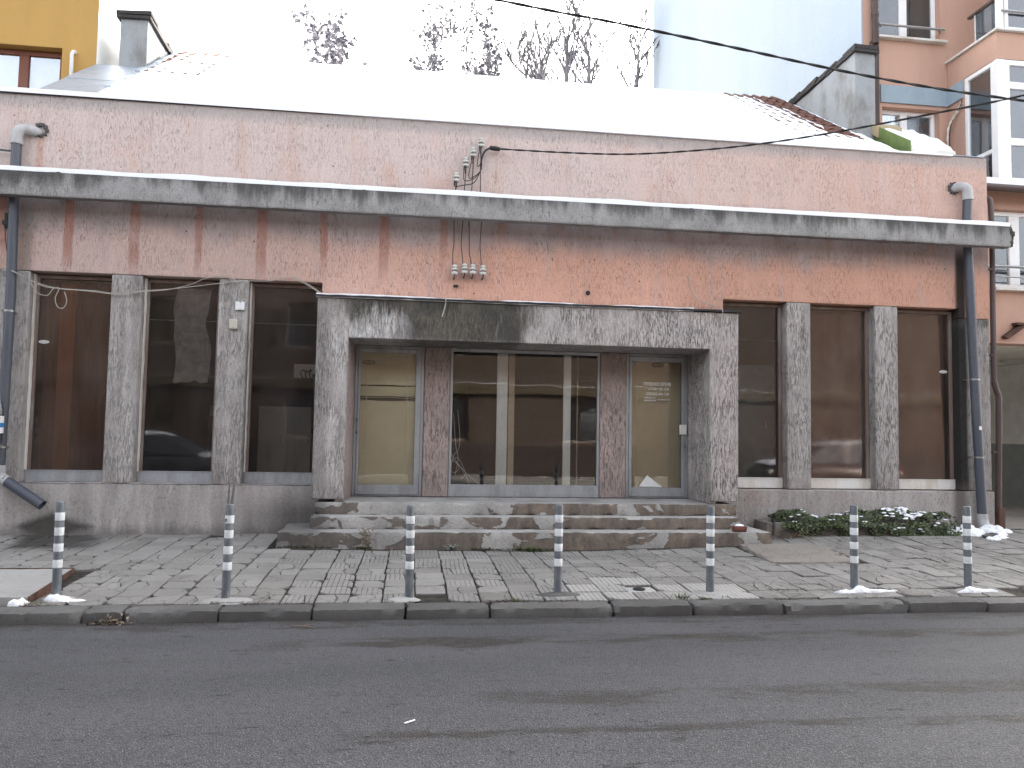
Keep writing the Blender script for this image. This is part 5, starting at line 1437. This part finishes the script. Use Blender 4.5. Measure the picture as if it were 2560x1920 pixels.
def tuft(name, label, cat, x, y, n, L, W, spread, mat, seed, up_=1.0, curl=.5):
    r = random.Random(seed); mb = MB(); z = zg(x, y) - .01
    for i in range(n):
        a = r.uniform(0, 6.283); e = r.uniform(.25, 1.0)*up_; l = L*r.uniform(.6, 1.15); px, py = x+r.gauss(0, spread), y+r.gauss(0, spread*.5)
        d = Vector((math.cos(a), math.sin(a), e)).normalized(); s = Vector((-math.sin(a), math.cos(a), 0)); p = Vector((px, py, z))
        q = p + d*l*.55; t = q + (d + Vector((0, 0, -curl))).normalized()*l*.5
        mb.add([p-s*W*.35, p+s*W*.35, q+s*W*.5, q-s*W*.5, t], [(0, 1, 2, 3), (3, 2, 4)])
    return tag(mb.build(name, mat, None, smooth=False), label, cat)
tuft('rosette_weed', 'spiky grey green rosette weed at the foot of the lowest step', 'weed', .55, -1.13, 34, .125, .020, .012, M['sage'], 1, 1.1, .35)
tuft('grass_tuft', 'bushy green grass tuft at the step in front of the middle window', 'grass', 1.55, -1.15, 150, .11, .007, .05, M['grass'], 2, 1.6, .5)
mt_ = MB(); rm_ = random.Random(8)
for i in range(650):
    x = rm_.choice([rm_.uniform(.80, 1.45), rm_.uniform(1.35, 1.85), rm_.gauss(-1.25, .2), rm_.gauss(-.55, .05), rm_.uniform(.8, 1.8)]); y = -1.085 + rm_.gauss(0, .025) - (.02 if x > .5 else 0)
    leaf(mt_, Vector((x, y, zg(x, y)-.004)), Vector((rm_.gauss(0, .6), -.4+rm_.gauss(0, .5), rm_.uniform(.2, 1.2))), Vector((0, 0, 1)), rm_.uniform(.02, .045), rm_.uniform(.008, .02))
tag(mt_.build('low_weeds', M['moss'], None, smooth=False), 'low green weeds growing along the joint under the steps', 'weeds', None, 'stuff')
vine = MB(); rv = random.Random(3)
for i in range(5):
    x0 = -.50 + rv.gauss(0, .02)
    vine.tube(spline([(x0, -1.07, zg(x0, -1.07)), (x0+rv.gauss(0, .02), -1.075, .05), (x0+rv.gauss(-.02, .03), -1.08, .12), (x0+rv.gauss(-.03, .05), -1.06, .18+rv.uniform(0, .06))], 4), .005, 5)
for i in range(60): leaf(vine, Vector((-.50+rv.gauss(0, .04), -1.085, rv.uniform(-.02, .22))), Vector((rv.gauss(0, 1), -.5, rv.gauss(-.3, .6))), Vector((0, -1, .2)), .030, .016)
tag(vine.build('dead_vine', M['dead'], None, smooth=False), 'dried brown stalks climbing the left part of the lowest step', 'weed')
tuft('dry_weed', 'dark dry weed in a joint beside the kerb by the new paving', 'weed', 2.58, -3.84, 60, .085, .006, .03, M['moss'], 5, 1.3, .4)
tuft('moss_clump', 'small green moss clump at the kerb left of the fifth bollard', 'moss', 2.78, -3.86, 60, .035, .012, .035, M['moss'], 6, .8, .5)
tuft('grass_tuft', 'tiny grass tuft at the kerb near the middle bollard', 'grass', .98, -3.85, 40, .045, .006, .03, M['grass'], 7, 1.2, .4)
tuft('dry_grass', 'dry grass clump at the left kerb beside the cover slab', 'grass', -3.20, -3.84, 70, .05, .006, .06, M['dead'], 9, 1.0, .6)
tuft('grass_tuft', 'greenish grass tuft behind the dirty snow lump on the left', 'grass', -3.12, -3.80, 60, .05, .006, .04, M['grass'], 10, 1.0, .6)
tuft('dry_weed', 'thin dry weed in a crack before the concrete patch', 'weed', 5.28, -1.95, 26, .13, .004, .05, M['dead'], 12, 2.6, .3)
tuft('dry_weed', 'dry weed in the paving joint behind the rightmost bollards', 'weed', 5.30, -2.36, 40, .05, .005, .07, M['dead'], 13, .8, .5)
# grit and tiny weeds in the joints
gj = MB(); rg_ = random.Random(17)
for i in range(900):
    x = rg_.uniform(-3.6, 6.5); y = -3.862 + .295*rg_.randint(0, 12) + rg_.gauss(0, .012) if rg_.random() < .45 else rg_.uniform(-3.85, -1.1)
    if y > -1.15: continue
    if nz3(x*.9, y*.9, 6) < .05 and y > -3.75: continue
    if x < -3.15 and y < -2.4: continue
    leaf(gj, Vector((x, y, zg(x, y)-.003)), Vector((rg_.gauss(0, .8), rg_.gauss(0, .8), rg_.uniform(.0, .8))), Vector((0, 0, 1)), rg_.uniform(.012, .035), rg_.uniform(.006, .014))
tag(gj.build('joint_litter', M['dead'], None, smooth=False), 'bits of dry grass and leaf litter in the paving joints', 'litter', None, 'stuff')
rdb = MB()
def flake(x, y, L, W, h=.004):
    a = rg_.uniform(0, 6.283); leaf(rdb, Vector((x, y, roadz(x, y)+h)), Vector((math.cos(a), math.sin(a)*.7, rg_.uniform(-.05, .25))), Vector((0, 0, 1)), L, W)
for i in range(520):
    flake(rg_.uniform(-3.6, 6.2), -4.125 - abs(rg_.gauss(0, .05)), rg_.uniform(.008, .03), rg_.uniform(.005, .014))
for i in range(700):
    c = rg_.choice([-4.9, -6.3, -6.8, -6.8, -5.6]); x = rg_.uniform(-3.0, 5.5); y = c + rg_.gauss(0, .16) + .10*math.sin(x*1.3+c)
    if nz3(x*.8, y*2, c) < 0: continue
    flake(x, y, rg_.uniform(.008, .034), rg_.uniform(.005, .015))
tag(rdb.build('road_debris', M['debris'], None, smooth=False), 'scattered dark bits of leaf and grit on the asphalt road', 'litter', None, 'stuff')
lp = MB()
for i in range(150):
    x, y = -2.40 + rg_.gauss(0, .07), -4.16 + rg_.gauss(0, .028); leaf(lp, Vector((x, y, roadz(x, y) + abs(rg_.gauss(0, .025)))), Vector((rg_.gauss(0, 1), rg_.gauss(0, 1), rg_.gauss(0, .5))), Vector((0, 0, 1)), rg_.uniform(.02, .055), rg_.uniform(.012, .03))
tag(lp.build('leaf_litter', M['dead'], None, smooth=False), 'small pile of dead leaves in the gutter under the left kerb', 'litter', None, 'stuff')
mb = MB(); x, y = -.82, -4.41; mb.tube([(x-.10, y+.03, roadz(x, y)+.012), (x, y, roadz(x, y)+.016), (x+.11, y-.045, roadz(x, y)+.010)], [.004, .005, .003], 6)
mb.tube([(x-.02, y, roadz(x, y)+.016), (x+.05, y+.02, roadz(x, y)+.02)], .003, 5)
tag(mb.build('twig', M['dead'], None), 'thin brown twig lying on the road below the kerb', 'twig')
mb = MB(); mb.tube([(.010, -6.632, roadz(0, -6.6)+.007), (.066, -6.588, roadz(0, -6.6)+.007)], .0045, 10)
tag(mb.build('cigarette', M['paper'], None), 'white cigarette stub lying on the asphalt road', 'cigarette')

# ------------------------------------------------------------------ neighbours
def sash(parent, x0, x1, z0, z1, y, w, mat, glass, mull=(), name='window', d=.07):
    f = MB(); f.frame(x0, x1, z0, z1, w, y, y+d)
    for mx_, mw_ in mull: f.box(mx_-mw_/2, mx_+mw_/2, y-.004, y+d+.004, z0+w, z1-w)
    o = f.build(name, mat, parent, .006)
    p = MB(); p.box(x0+w-.01, x1-w+.01, y+.03, y+.036, z0+w-.01, z1-w+.01); p.build('pane', glass, o, smooth=False)
    return o

# ochre building on the left
Y = thing('apartment_building', (-8.5, 9, 0), 'ochre yellow apartment building with a white blank side wall on the left', 'building')
yw = cell_wall([-16, -7.95, -5.865, -5.325], [-.5, 6.15, 7.64, 16.5], lambda i, k: not (i == 1 and k == 1), 2.40, 2.75)
yw.build('front_wall', M['ochre'], Y, .01)
mb = MB(); mb.box(-5.60, -5.322, 2.755, 16.6, -.5, 16.5); mb.box(-5.324, -5.318, 2.402, 2.755, -.5, 16.5); mb.build('side_wall', M['white_wall'], Y)
mb = MB(); mb.box(-16, -5.61, 16.3, 16.6, -.5, 16.5); mb.box(-16, -5.61, 2.76, 16.3, 16.2, 16.5); mb.build('back_wall', M['white_wall'], Y)
ww = sash(Y, -7.94, -5.87, 6.16, 7.63, 2.56, .085, M['wood'], M['glass_clear'], [(-6.515, .15), (-7.25, .13)])
mb = MB(); mb.box(-7.9, -5.9, 2.72, 2.73, 6.2, 7.6); mb.build('net_curtain', M['net'], ww, smooth=False)
mb = MB(); mb.tube(spline([(-5.655, 2.45, 7.57), (-5.66, 2.36, 7.575), (-5.672, 2.33, 7.53), (-5.675, 2.325, 7.40), (-5.66, 2.325, 6.6)], 5), .030, 10); mb.build('vent_pipe', M['box_white'], Y)

# salmon building on the right
P_ = thing('apartment_building', (11.5, 6, 0), 'salmon pink apartment building with white glazed oriel and a passage on the right', 'building')
pw = cell_wall([8.075, 8.37, 8.44, 9.585, 9.62, 9.75], [-.5, 6.15, 7.53, 8.84, 10.3, 18.0], lambda i, k: not ((k == 1 and i == 2) or (k == 3 and i in (1, 2, 3))), 2.0, 2.4)
pw.build('front_wall', M['salmon'], P_)
mb = MB(); mb.box(8.055, 8.35, 2.42, 14.6, -.5, 18.0); mb.box(8.050, 8.073, 2.004, 2.42, -.5, 18.0); mb.build('side_wall', M['shaded_white'], P_)
mb = MB(); mb.box(8.36, 20, 14.3, 14.6, 3.21, 18); mb.box(14.6, 20, 14.3, 14.6, -.5, 3.2); mb.box(8.36, 20, 2.41, 14.3, 17.6, 18.0); mb.build('back_wall', M['white_wall'], P_)
# windows of the recessed bay
w1 = sash(P_, 8.372, 9.618, 8.842, 10.3, 2.12, .075, M['pvc_white'], M['glass_clear'], [(8.955, .15)])
mb = MB(); mb.box(8.40, 9.02, 2.32, 2.33, 8.87, 10.28); mb.build('net_curtain', M['net'], w1, smooth=False)
n_ = 40; cu = MB()
for i in range(n_):
    x = 9.16 + .30*i/(n_-1); yy = 2.26 + .02*math.sin(i*.9)
    cu.v += [(x - .10*((10.28-8.87) and 0), yy, 8.87), (x, yy, 10.28)]
cu.f = [[2*i, 2*i+2, 2*i+3, 2*i+1] for i in range(n_-1)]; cu.mi = [0]*len(cu.f); cu.build('patterned_curtain', M['grey_curtain'], w1)
mb = MB(); mb.box(8.33, 9.70, 1.90, 2.13, 8.795, 8.838); mb.build('window_sill', M['alu_pale'], P_, .005)
mb = MB(); mb.tube([(8.35, 1.93, 9.045), (9.66, 1.93, 9.045)], .022, 10); mb.tube([(9.60, 1.93, 9.045), (9.60, 2.01, 9.045)], .018, 8); mb.tube([(8.42, 1.93, 9.045), (8.42, 2.01, 9.045)], .018, 8); mb.build('safety_rail', M['steel'], P_)
w2 = sash(P_, 8.442, 9.583, 6.16, 7.528, 2.14, .070, M['pvc_white'], M['glass_clear'], [(8.955, .14)])
mb = MB(); mb.box(8.46, 8.72, 2.32, 2.33, 6.2, 7.5); mb.build('net_curtain', M['net'], w2, smooth=False)
bl = MB(); z = 6.2
while z < 7.45: bl.box(9.03, 9.52, 2.31, 2.316, z, z+.028); z += .034
tag(bl.build('blind', M['net'], w2, smooth=False), kind='stuff')
mb = MB(); mb.box(8.36, 9.62, 2.405, 2.6, 6.1, 10.4); mb.build('inner_wall', M['room'], P_, smooth=False)
mb = MB(); mb.box(8.40, 9.748, 1.965, 1.999, 7.60, 7.93); mb.box(9.714, 9.749, 1.575, 1.964, 7.60, 7.93); mb.build('blue_band', M['bluegrey'], P_, .004)
mb = MB(); mb.box(8.205, 8.345, 1.93, 1.998, 5.9, 8.72); mb.build('joint_cover', M['brown_metal'], P_)
mb = MB(); mb.tube([(8.275, 1.92, 8.66), (8.27, 1.92, 9.20), (8.27, 1.92, 12)], .058, 14); mb.tube([(8.27, 1.92, 9.18), (8.27, 1.92, 9.24)], .066, 14); mb.build('rain_pipe', M['brown_metal'], P_)
# projecting bay: wall, glazed oriel, balcony
mb = MB(); mb.box(9.75, 9.95, 1.56, 2.0, 5.74, 7.944); mb.box(9.75, 15, .765, 2.0, 7.945, 8.42); mb.build('bay_wall', M['salmon'], P_, .006)
mb = MB(); mb.box(9.70, 15, .70, 2.0, 8.422, 8.462); mb.build('balcony_ledge', M['alu_pale'], P_, .006)
mb = MB(); mb.box(9.752, 15, 2.002, 2.3, 5.74, 18); mb.build('bay_wall', M['salmon'], P_)
mb = MB(); mb.box(9.70, 15, .70, 2.0, 5.70, 5.80); mb.build('bay_floor', M['salmon'], P_)
def side_sash(y0, y1, z0, z1, x, w):
    f = MB(); d = .07
    f.box(x, x+d, y0, y1, z0, z0+w); f.box(x, x+d, y0, y1, z1-w, z1); f.box(x, x+d, y0, y0+w, z0+w, z1-w); f.box(x, x+d, y1-w, y1, z0+w, z1-w)
    f.box(x, x+d, y0+w, y1-w, 6.36, 6.36+w)
    o = f.build('oriel_window', M['pvc_white'], P_, .005)
    p = MB(); p.box(x+.03, x+.036, y0+w-.01, y1-w+.01, z0+w-.01, z1-w+.01); p.build('pane', M['glass_clear'], o, smooth=False)
side_sash(.86, 1.555, 5.80, 7.94, 9.755, .07)
mb = MB(); mb.box(9.752, 9.90, .768, .858, 5.80, 7.944); mb.build('corner_post', M['pvc_white'], P_, .006)
of = sash(P_, 9.902, 11.4, 5.80, 7.944, .775, .09, M['pvc_white'], M['glass_clear'], (), 'oriel_window')
for z_ in (7.44, 6.46):
    mb = MB(); mb.box(9.99, 11.31, .772, .848, z_, z_+.12); mb.build('transom', M['pvc_white'], of, .005)
mb = MB(); mb.box(9.97, 11.33, .90, .91, 5.85, 7.9); mb.build('reflection_sheet', M['net'], of, smooth=False)  # pale sheet added behind the glass to look like bright reflections
of = sash(P_, 11.42, 14.5, 5.80, 7.944, .775, .09, M['pvc_white'], M['glass_clear'], (), 'oriel_window')
mb = MB(); mb.box(9.83, 9.842, .86, 1.34, 8.50, 9.02); mb.build('glass_screen', M['glass_clear'], P_, smooth=False)
mb = MB(); mb.tube([(9.836, 1.36, 8.46), (9.836, 1.36, 9.04)], .018, 8); mb.build('screen_post', M['steel'], P_)
mb = MB(); mb.box(9.80, 9.87, .80, 1.52, 9.03, 9.075); mb.build('hand_rail', M['brown_metal'], P_, .006)
mb = MB(); mb.box(9.80, 9.90, .775, .85, 8.463, 11); mb.build('corner_post', M['pvc_white'], P_, .006)
of = sash(P_, 9.93, 14.5, 8.464, 11, .785, .07, M['pvc_white'], M['glass_clear'], (), 'balcony_window')
mb = MB(); mb.box(9.99, 14.4, .90, .91, 8.5, 10.9); mb.build('net_curtain', M['net'], of, smooth=False)
mb = MB(); mb.tube([(9.86, .765, 8.80), (14.5, .765, 8.80)], .02, 8); mb.build('rail', M['steel'], P_)
# foam run with cable in the corner
mb = MB(); mb.tube(spline([(9.72, 1.60, 7.52), (9.70, 1.66, 7.40), (9.68, 1.80, 7.28), (9.66, 1.88, 7.1), (9.67, 1.90, 6.7), (9.67, 1.90, 6.0)], 5), [.018+.008*math.sin(i*2.3) for i in range(26)], 8); mb.build('foam_run', M['cream'], P_)
mb = MB(); mb.tube(spline([(9.72, 1.58, 7.56), (9.69, 1.62, 7.42), (9.70, 1.75, 7.36), (9.67, 1.84, 7.1), (9.65, 1.86, 6.6)], 5), .008, 6); mb.build('cable', M['cable'], P_)
# lower storey over the passage
lw = cell_wall([8.93, 9.60, 12.2, 15], [3.06, 3.99, 5.33, 5.70], lambda i, k: not (i == 1 and k == 1), .75, 1.05)
lw.build('lower_wall', M['salmon'], P_)
w3 = sash(P_, 9.605, 12.195, 4.0, 5.325, .86, .075, M['pvc_white'], M['glass_clear'], [(10.08, .19), (11.1, .15)])
mb = MB(); mb.box(9.55, 12.2, .64, .87, 3.935, 3.988); mb.build('window_sill', M['alu_pale'], P_, .005)
mb = MB(); mb.tube([(9.3, .66, 4.335), (12.2, .66, 4.335)], .024, 8); mb.tube([(9.3, .66, 4.16), (12.2, .66, 4.16)], .012, 8); mb.build('safety_rail', M['steel'], P_)
mb = MB(); mb.box(9.56, 12.2, 1.06, 1.5, 3.95, 5.4); mb.build('inner_wall', M['room'], P_, smooth=False)
mb = MB(); mb.hexa([(8.95,.42,5.60),(15,.42,5.60),(15,.80,5.66),(8.95,.80,5.66),(8.95,.42,5.64),(15,.42,5.64),(15,.80,5.69),(8.95,.80,5.69)]); mb.build('eaves_roof', M['tile'], P_, smooth=False)
gt = MB(); gt.tube([(8.96, .40, 5.575), (15, .40, 5.555)], .062, 14); gt.build('gutter', M['brown_metal'], P_)
mb = MB(); mb.tube(spline([(9.18, .41, 5.56), (9.18, .41, 5.46), (9.10, .32, 5.36), (9.02, .10, 5.26), (9.0, .05, 5.1), (8.985, .02, 4.4), (8.965, .01, 3.4), (8.96, .0, 2.3)], 4), .040, 10); mb.tube(spline([(8.96, .0, 2.35), (9.0, .0, 2.2), (9.03, .0, 2.05), (9.01, .0, 1.2), (8.985, .0, .35)], 4), .046, 10)
for zc in (4.1, 2.75, 1.25): mb.box(8.90, 8.99, -.02, .03, zc, zc+.03)
mb.build('rain_pipe', M['brown_metal'], P_)
mb = MB(); mb.box(8.95, 9.05, -.06, .04, -.1, .42); mb.build('pipe_socket', M['rust'], P_, .004)
snow_sheet('eaves_snow', 'snow on the small eaves roof above the passage', 8.95, 15, .36, .82, 90, 6, lambda x, y: 5.65 + (y-.42)*.13, lambda x, y: .075 + .012*nz3(x, y, 0, 2) - .09*ss(x, 9.16, 9.0)*ss(y, .5, .4))
mb = MB(); mb.hexa([(9.70,.66,3.17),(9.74,.62,3.12),(10.06,.60,3.34),(10.02,.66,3.39),(9.70,.74,3.17),(9.74,.74,3.12),(10.06,.74,3.34),(10.02,.74,3.39)]); mb.box(9.90, 10.05, .62, .745, 3.36, 3.40); mb.tube([(10.0, .70, 3.385), (12, .72, 3.40)], .014, 6); mb.build('wall_bracket', M['rust'], P_)
# passage
mb = MB(); mb.box(8.91, 15, 1.06, 14.6, 3.06, 3.2); mb.build('passage_ceiling', M['cream'], P_)
mb = MB(); mb.hexa([(12.35,1.06,-.5),(13,1.06,-.5),(14.5,14.5,-.5),(13.9,14.5,-.5),(12.35,1.06,3.058),(13,1.06,3.058),(14.5,14.5,3.058),(13.9,14.5,3.058)]); mb.build('passage_wall', M['passage'], P_)
mb = MB(); mb.lathe([(.001, .0), (.12, .0), (.15, -.05), (.11, -.09), (.001, -.10)], (11.75, 3.4, 3.058), 18); mb.build('passage_lamp', M['cream'], P_)
pf_ = MB(); pf_.box(8.91, 15, .02, 14.6, -.3, .085); tag(pf_.build('passage_floor', M['slab_rough'], None), kind='structure')

# ------------------------------------------------------------------ trees behind the roof
def tree(x, y, h, label, seed, leafy, spread=1.0, first=.86, rad=.09, n_main=9, leafsz=.08, bl=.11):
    r = random.Random(seed); t = thing('tree', (x, y, 0), label, 'tree', 'trees behind the snowy roof')
    tr, br, lf = MB(), MB(), MB()
    def limb(p, d, L, rad, depth):
        pts = [p]; n = 24 if depth == 0 else 6
        for i in range(n):
            d = (d + Vector((r.gauss(0, .08), r.gauss(0, .08), r.gauss(.05, .05)))*(.10 if depth == 0 else 1)).normalized(); pts.append(pts[-1]+d*L/n)
        (tr if depth == 0 else br).tube(pts, [rad*(1-.85*i/n) for i in range(n+1)], 7 if depth == 0 else 5)
        if depth < 3:
            for _ in range({0: n_main, 1: 4, 2: 3}[depth]):
                i = r.randint(2 if depth else int(first*n), n); a = r.uniform(0, 6.283)
                q = Vector((math.cos(a), math.sin(a), r.uniform(.5, 1.4))).normalized()
                limb(pts[i], (d*.5 + q*.8*spread).normalized(), (h*bl if depth == 0 else L*.55)*r.uniform(.6, 1.2), max(rad*(1-.85*i/n)*.75, .021 if leafy else .030), depth+1)
        if depth >= 1 and leafy:
            for _ in range(int(leafy + r.random())):
                c = pts[r.randint(2, n)] + Vector((r.gauss(0, .06), r.gauss(0, .06), r.gauss(0, .06)))
                leaf(lf, c, Vector((r.gauss(0, 1), r.gauss(0, 1), r.gauss(-.3, .6))), Vector((r.gauss(0, 1), r.gauss(0, 1), r.gauss(0, 1))), leafsz*r.uniform(.6, 1.3), leafsz*r.uniform(.5, .9))
    limb(Vector((x, y, -.3)), Vector((0, 0, 1)), h + .3, rad, 0)
    tr.build('trunk', M['bark'], t); br.build('branches', M['bark'], t)
    if leafy: tag(lf.build('foliage', M['tree_leaf'], t, smooth=False), kind='stuff')
tree(-2.35, 14.0, 13.2, 'dark leafy tree crown behind the roof just right of the white wall', 2, 4, 1.5, .86, .14, 15, .20, .10)
tree(-.3, 14.5, 14.1, 'sparse small leaved tree behind the left middle of the roof', 12, 1.5, .9, .90, .13, 13, .18, .075)
tree(.55, 15.0, 14.5, 'slim upright tree with scattered leaves behind the roof', 13, 1.2, .7, .87, .12, 13, .17, .075)
tree(1.35, 14.2, 14.6, 'tallest slender leafy tree behind the middle of the roof', 14, .9, .6, .80, .09, 13, .15, .08)
tree(2.3, 14.6, 14.2, 'sparse leafy tree behind the roof above the cable end', 16, 1.5, .9, .90, .13, 14, .18, .075)
tree(3.3, 14.3, 13.5, 'low bare bushy tree behind the middle of the roof', 31, 0, 1.3, .90, .30, 12, .1, .08)
tree(4.05, 14.0, 13.9, 'bare forked tree behind the right middle of the roof', 21, 0, 1.1, .90, .34, 12, .1, .09)
tree(4.9, 14.4, 14.9, 'bare tall thin tree behind the right half of the roof', 22, 0, .8, .86, .34, 12, .1, .085)
tree(5.75, 14.0, 14.4, 'bare branching tree in the gap left of the shaded white wall', 25, 0, 1.1, .88, .34, 12, .1, .09)
tree(6.7, 14.6, 14.0, 'bare tree with raised twigs nearest the shaded white wall', 24, 0, 1.0, .89, .32, 12, .1, .085)

# ------------------------------------------------------------------ the other side of the street, seen in the window glass
O_ = thing('opposite_house', (0, -17, 0), 'brown house across the street mirrored in the shop windows', 'building')
ow = cell_wall([-26, -9, -7.6, -4.2, -2.8, .6, 2.0, 5.4, 6.8, 26], [-.4, 1.1, 2.6, 4.1, 5.6, 7.4], lambda i, k: not (i in (1, 3, 5, 7) and k in (1, 3)), -15.6, -15.2)
ow.build('wall', M['opp'], O_)
mb = MB(); mb.box(-26, 26, -15.14, -15.02, 2.72, 3.05); mb.build('yellow_band', M['opp_yellow'], O_)
mb = MB(); mb.box(-26, 26, -15.19, -15.16, -.4, 1.0); mb.build('base_wall', M['opp2'], O_)
for i in (-9, -4.2, .6, 5.4):
    for z in (1.1, 4.1):
        f = MB(); f.frame(i, i+1.4, z, z+1.5, .07, -15.4, -15.33); o_ = f.build('window', M['frame_dark'], O_)
        p = MB(); p.box(i+.05, i+1.35, -15.38, -15.374, z+.05, z+1.45); p.build('pane', M['glass_clear'], o_, smooth=False)
mb = MB(); mb.box(-26, 26, -19, -15.61, 7.0, 7.3); mb.box(-26, 26, -15.66, -15.60, -.4, 7.0); mb.build('roof', M['tile'], O_)
mb = MB(); mb.box(-26, 26, -15.2, -15.0, 3.055, 3.066); tag(mb.build('ledge_snow', M['snow'], None), 'strip of snow on the ledge of the house across the street', 'snow', None, 'stuff')

def parked_car(x, y, rz, paint, label):
    t = thing('parked_car', (x, y, ROAD), label, 'car', 'parked cars across the street')
    parts = []
    def lp_(name, mb, mat, par=t, **k):
        me = mb.mesh(name, mat, **k); o = bpy.data.objects.new(name, me); COL.objects.link(o); o.parent = par; return o
    st = [(-2.06, .62, .40, .66), (-1.98, .78, .28, .80), (-1.2, .85, .20, .93), (0, .87, .19, .95), (1.0, .86, .20, .92), (1.75, .80, .25, .82), (2.02, .66, .36, .68)]
    mb = MB(); n = 14
    for sx, w, z0, z1 in st:
        for j in range(n):
            a = j*2*math.pi/n; c, q = math.cos(a), math.sin(a)
            mb.v.append((sx, w*math.copysign(abs(c)**.55, c), (z0+z1)/2 + (z1-z0)/2*math.copysign(abs(q)**.6, q)))
    for i in range(len(st)-1):
        for j in range(n): mb.f.append([i*n+j, (i+1)*n+j, (i+1)*n+(j+1) % n, i*n+(j+1) % n]); mb.mi.append(0)
    mb.f += [list(range(n)), [(len(st)-1)*n+j for j in range(n)][::-1]]; mb.mi += [0, 0]
    body = lp_('body', mb, paint, recalc=True, angle=50)
    mb = MB(); mb.hexa([(-1.75,-.74,.90),(1.00,-.74,.90),(1.00,.74,.90),(-1.75,.74,.90),(-1.28,-.58,1.40),(.22,-.58,1.40),(.22,.58,1.40),(-1.28,.58,1.40)]); lp_('windows', mb, M['ink'], smooth=False)
    mb = MB(); mb.hexa([(-1.34,-.60,1.395),(.27,-.60,1.395),(.27,.60,1.395),(-1.34,.60,1.395),(-1.22,-.52,1.45),(.15,-.52,1.45),(.15,.52,1.45),(-1.22,.52,1.45)]); lp_('roof', mb, paint)
    for px in (-.42,):
        for q in (-1, 1):
            mb = MB(); mb.hexa([(px-.05,q*.745-.012,.90),(px+.05,q*.745-.012,.90),(px+.05,q*.745+.012,.90),(px-.05,q*.745+.012,.90),(px-.05,q*.585-.012,1.40),(px+.05,q*.585-.012,1.40),(px+.05,q*.585+.012,1.40),(px-.05,q*.585+.012,1.40)]); lp_('door_pillar', mb, paint)
    for wx in (-1.28, 1.28):
        for q in (-1, 1):
            mb = MB(); mb.lathe([(.10, -.09), (.29, -.09), (.31, -.06), (.31, .06), (.29, .09), (.10, .09)], (0, 0, 0), 22, 'Y'); mb.v = [(a+wx, b+q*.76, c_+.31) for a, b, c_ in mb.v]; wo = lp_('wheel', mb, M['tyre'])
            mb = MB(); mb.lathe([(.01, .10), (.17, .10), (.19, .085), (.19, -.085), (.17, -.10), (.01, -.10)], (0, 0, 0), 18, 'Y'); mb.v = [(a+wx, b+q*.765, c_+.31) for a, b, c_ in mb.v]; lp_('rim', mb, M['steel'], wo)
    for q in (-1, 1):
        mb = MB(); mb.box(1.86, 1.99, q*.56-.13, q*.56+.13, .60, .72); lp_('headlight', mb, M['porcelain'])
        mb = MB(); mb.box(-2.03, -1.93, q*.60-.11, q*.60+.11, .62, .78); lp_('tail_light', mb, M['red'])
    t.rotation_euler = (0, 0, rz)
    sb = MB()
    for (cx, cy, rx, ry, z, h) in ((-.53, 0, .78, .56, 1.445, .07), (1.32, 0, .52, .66, .885, .06), (-1.72, 0, .22, .6, .93, .04)):
        vs = []
        for k in range(9):
            f = k/8
            for j in range(40):
                a = j*2*math.pi/40; rr = 1 + .10*nz3(math.cos(a)*2+x, math.sin(a)*2, cx); c, q = math.cos(a), math.sin(a)
                vs.append((cx+rx*rr*f*math.copysign(abs(c)**.6, c), cy+ry*rr*f*math.copysign(abs(q)**.6, q), z - .03 + (h+.03)*(1-f**4)))
        sb.add(vs, [(k*40+j, (k+1)*40+j, (k+1)*40+(j+1) % 40, k*40+(j+1) % 40) for k in range(8) for j in range(40)])
    sb.v = [(x + a*math.cos(rz) - b*math.sin(rz), y + a*math.sin(rz) + b*math.cos(rz), ROAD + c_) for a, b, c_ in sb.v]
    tag(sb.build('car_snow', M['snow'], None, recalc=True, angle=60), 'white snow lying on the '+label.split(' ')[0]+' car parked across the street', 'snow', None, 'stuff')
parked_car(-6.4, -10.2, 0, M['car_paint'], 'dark car parked across the street on the left under snow')
parked_car(12.0, -10.2, math.pi, M['car_red'], 'red car parked across the street on the right under snow')
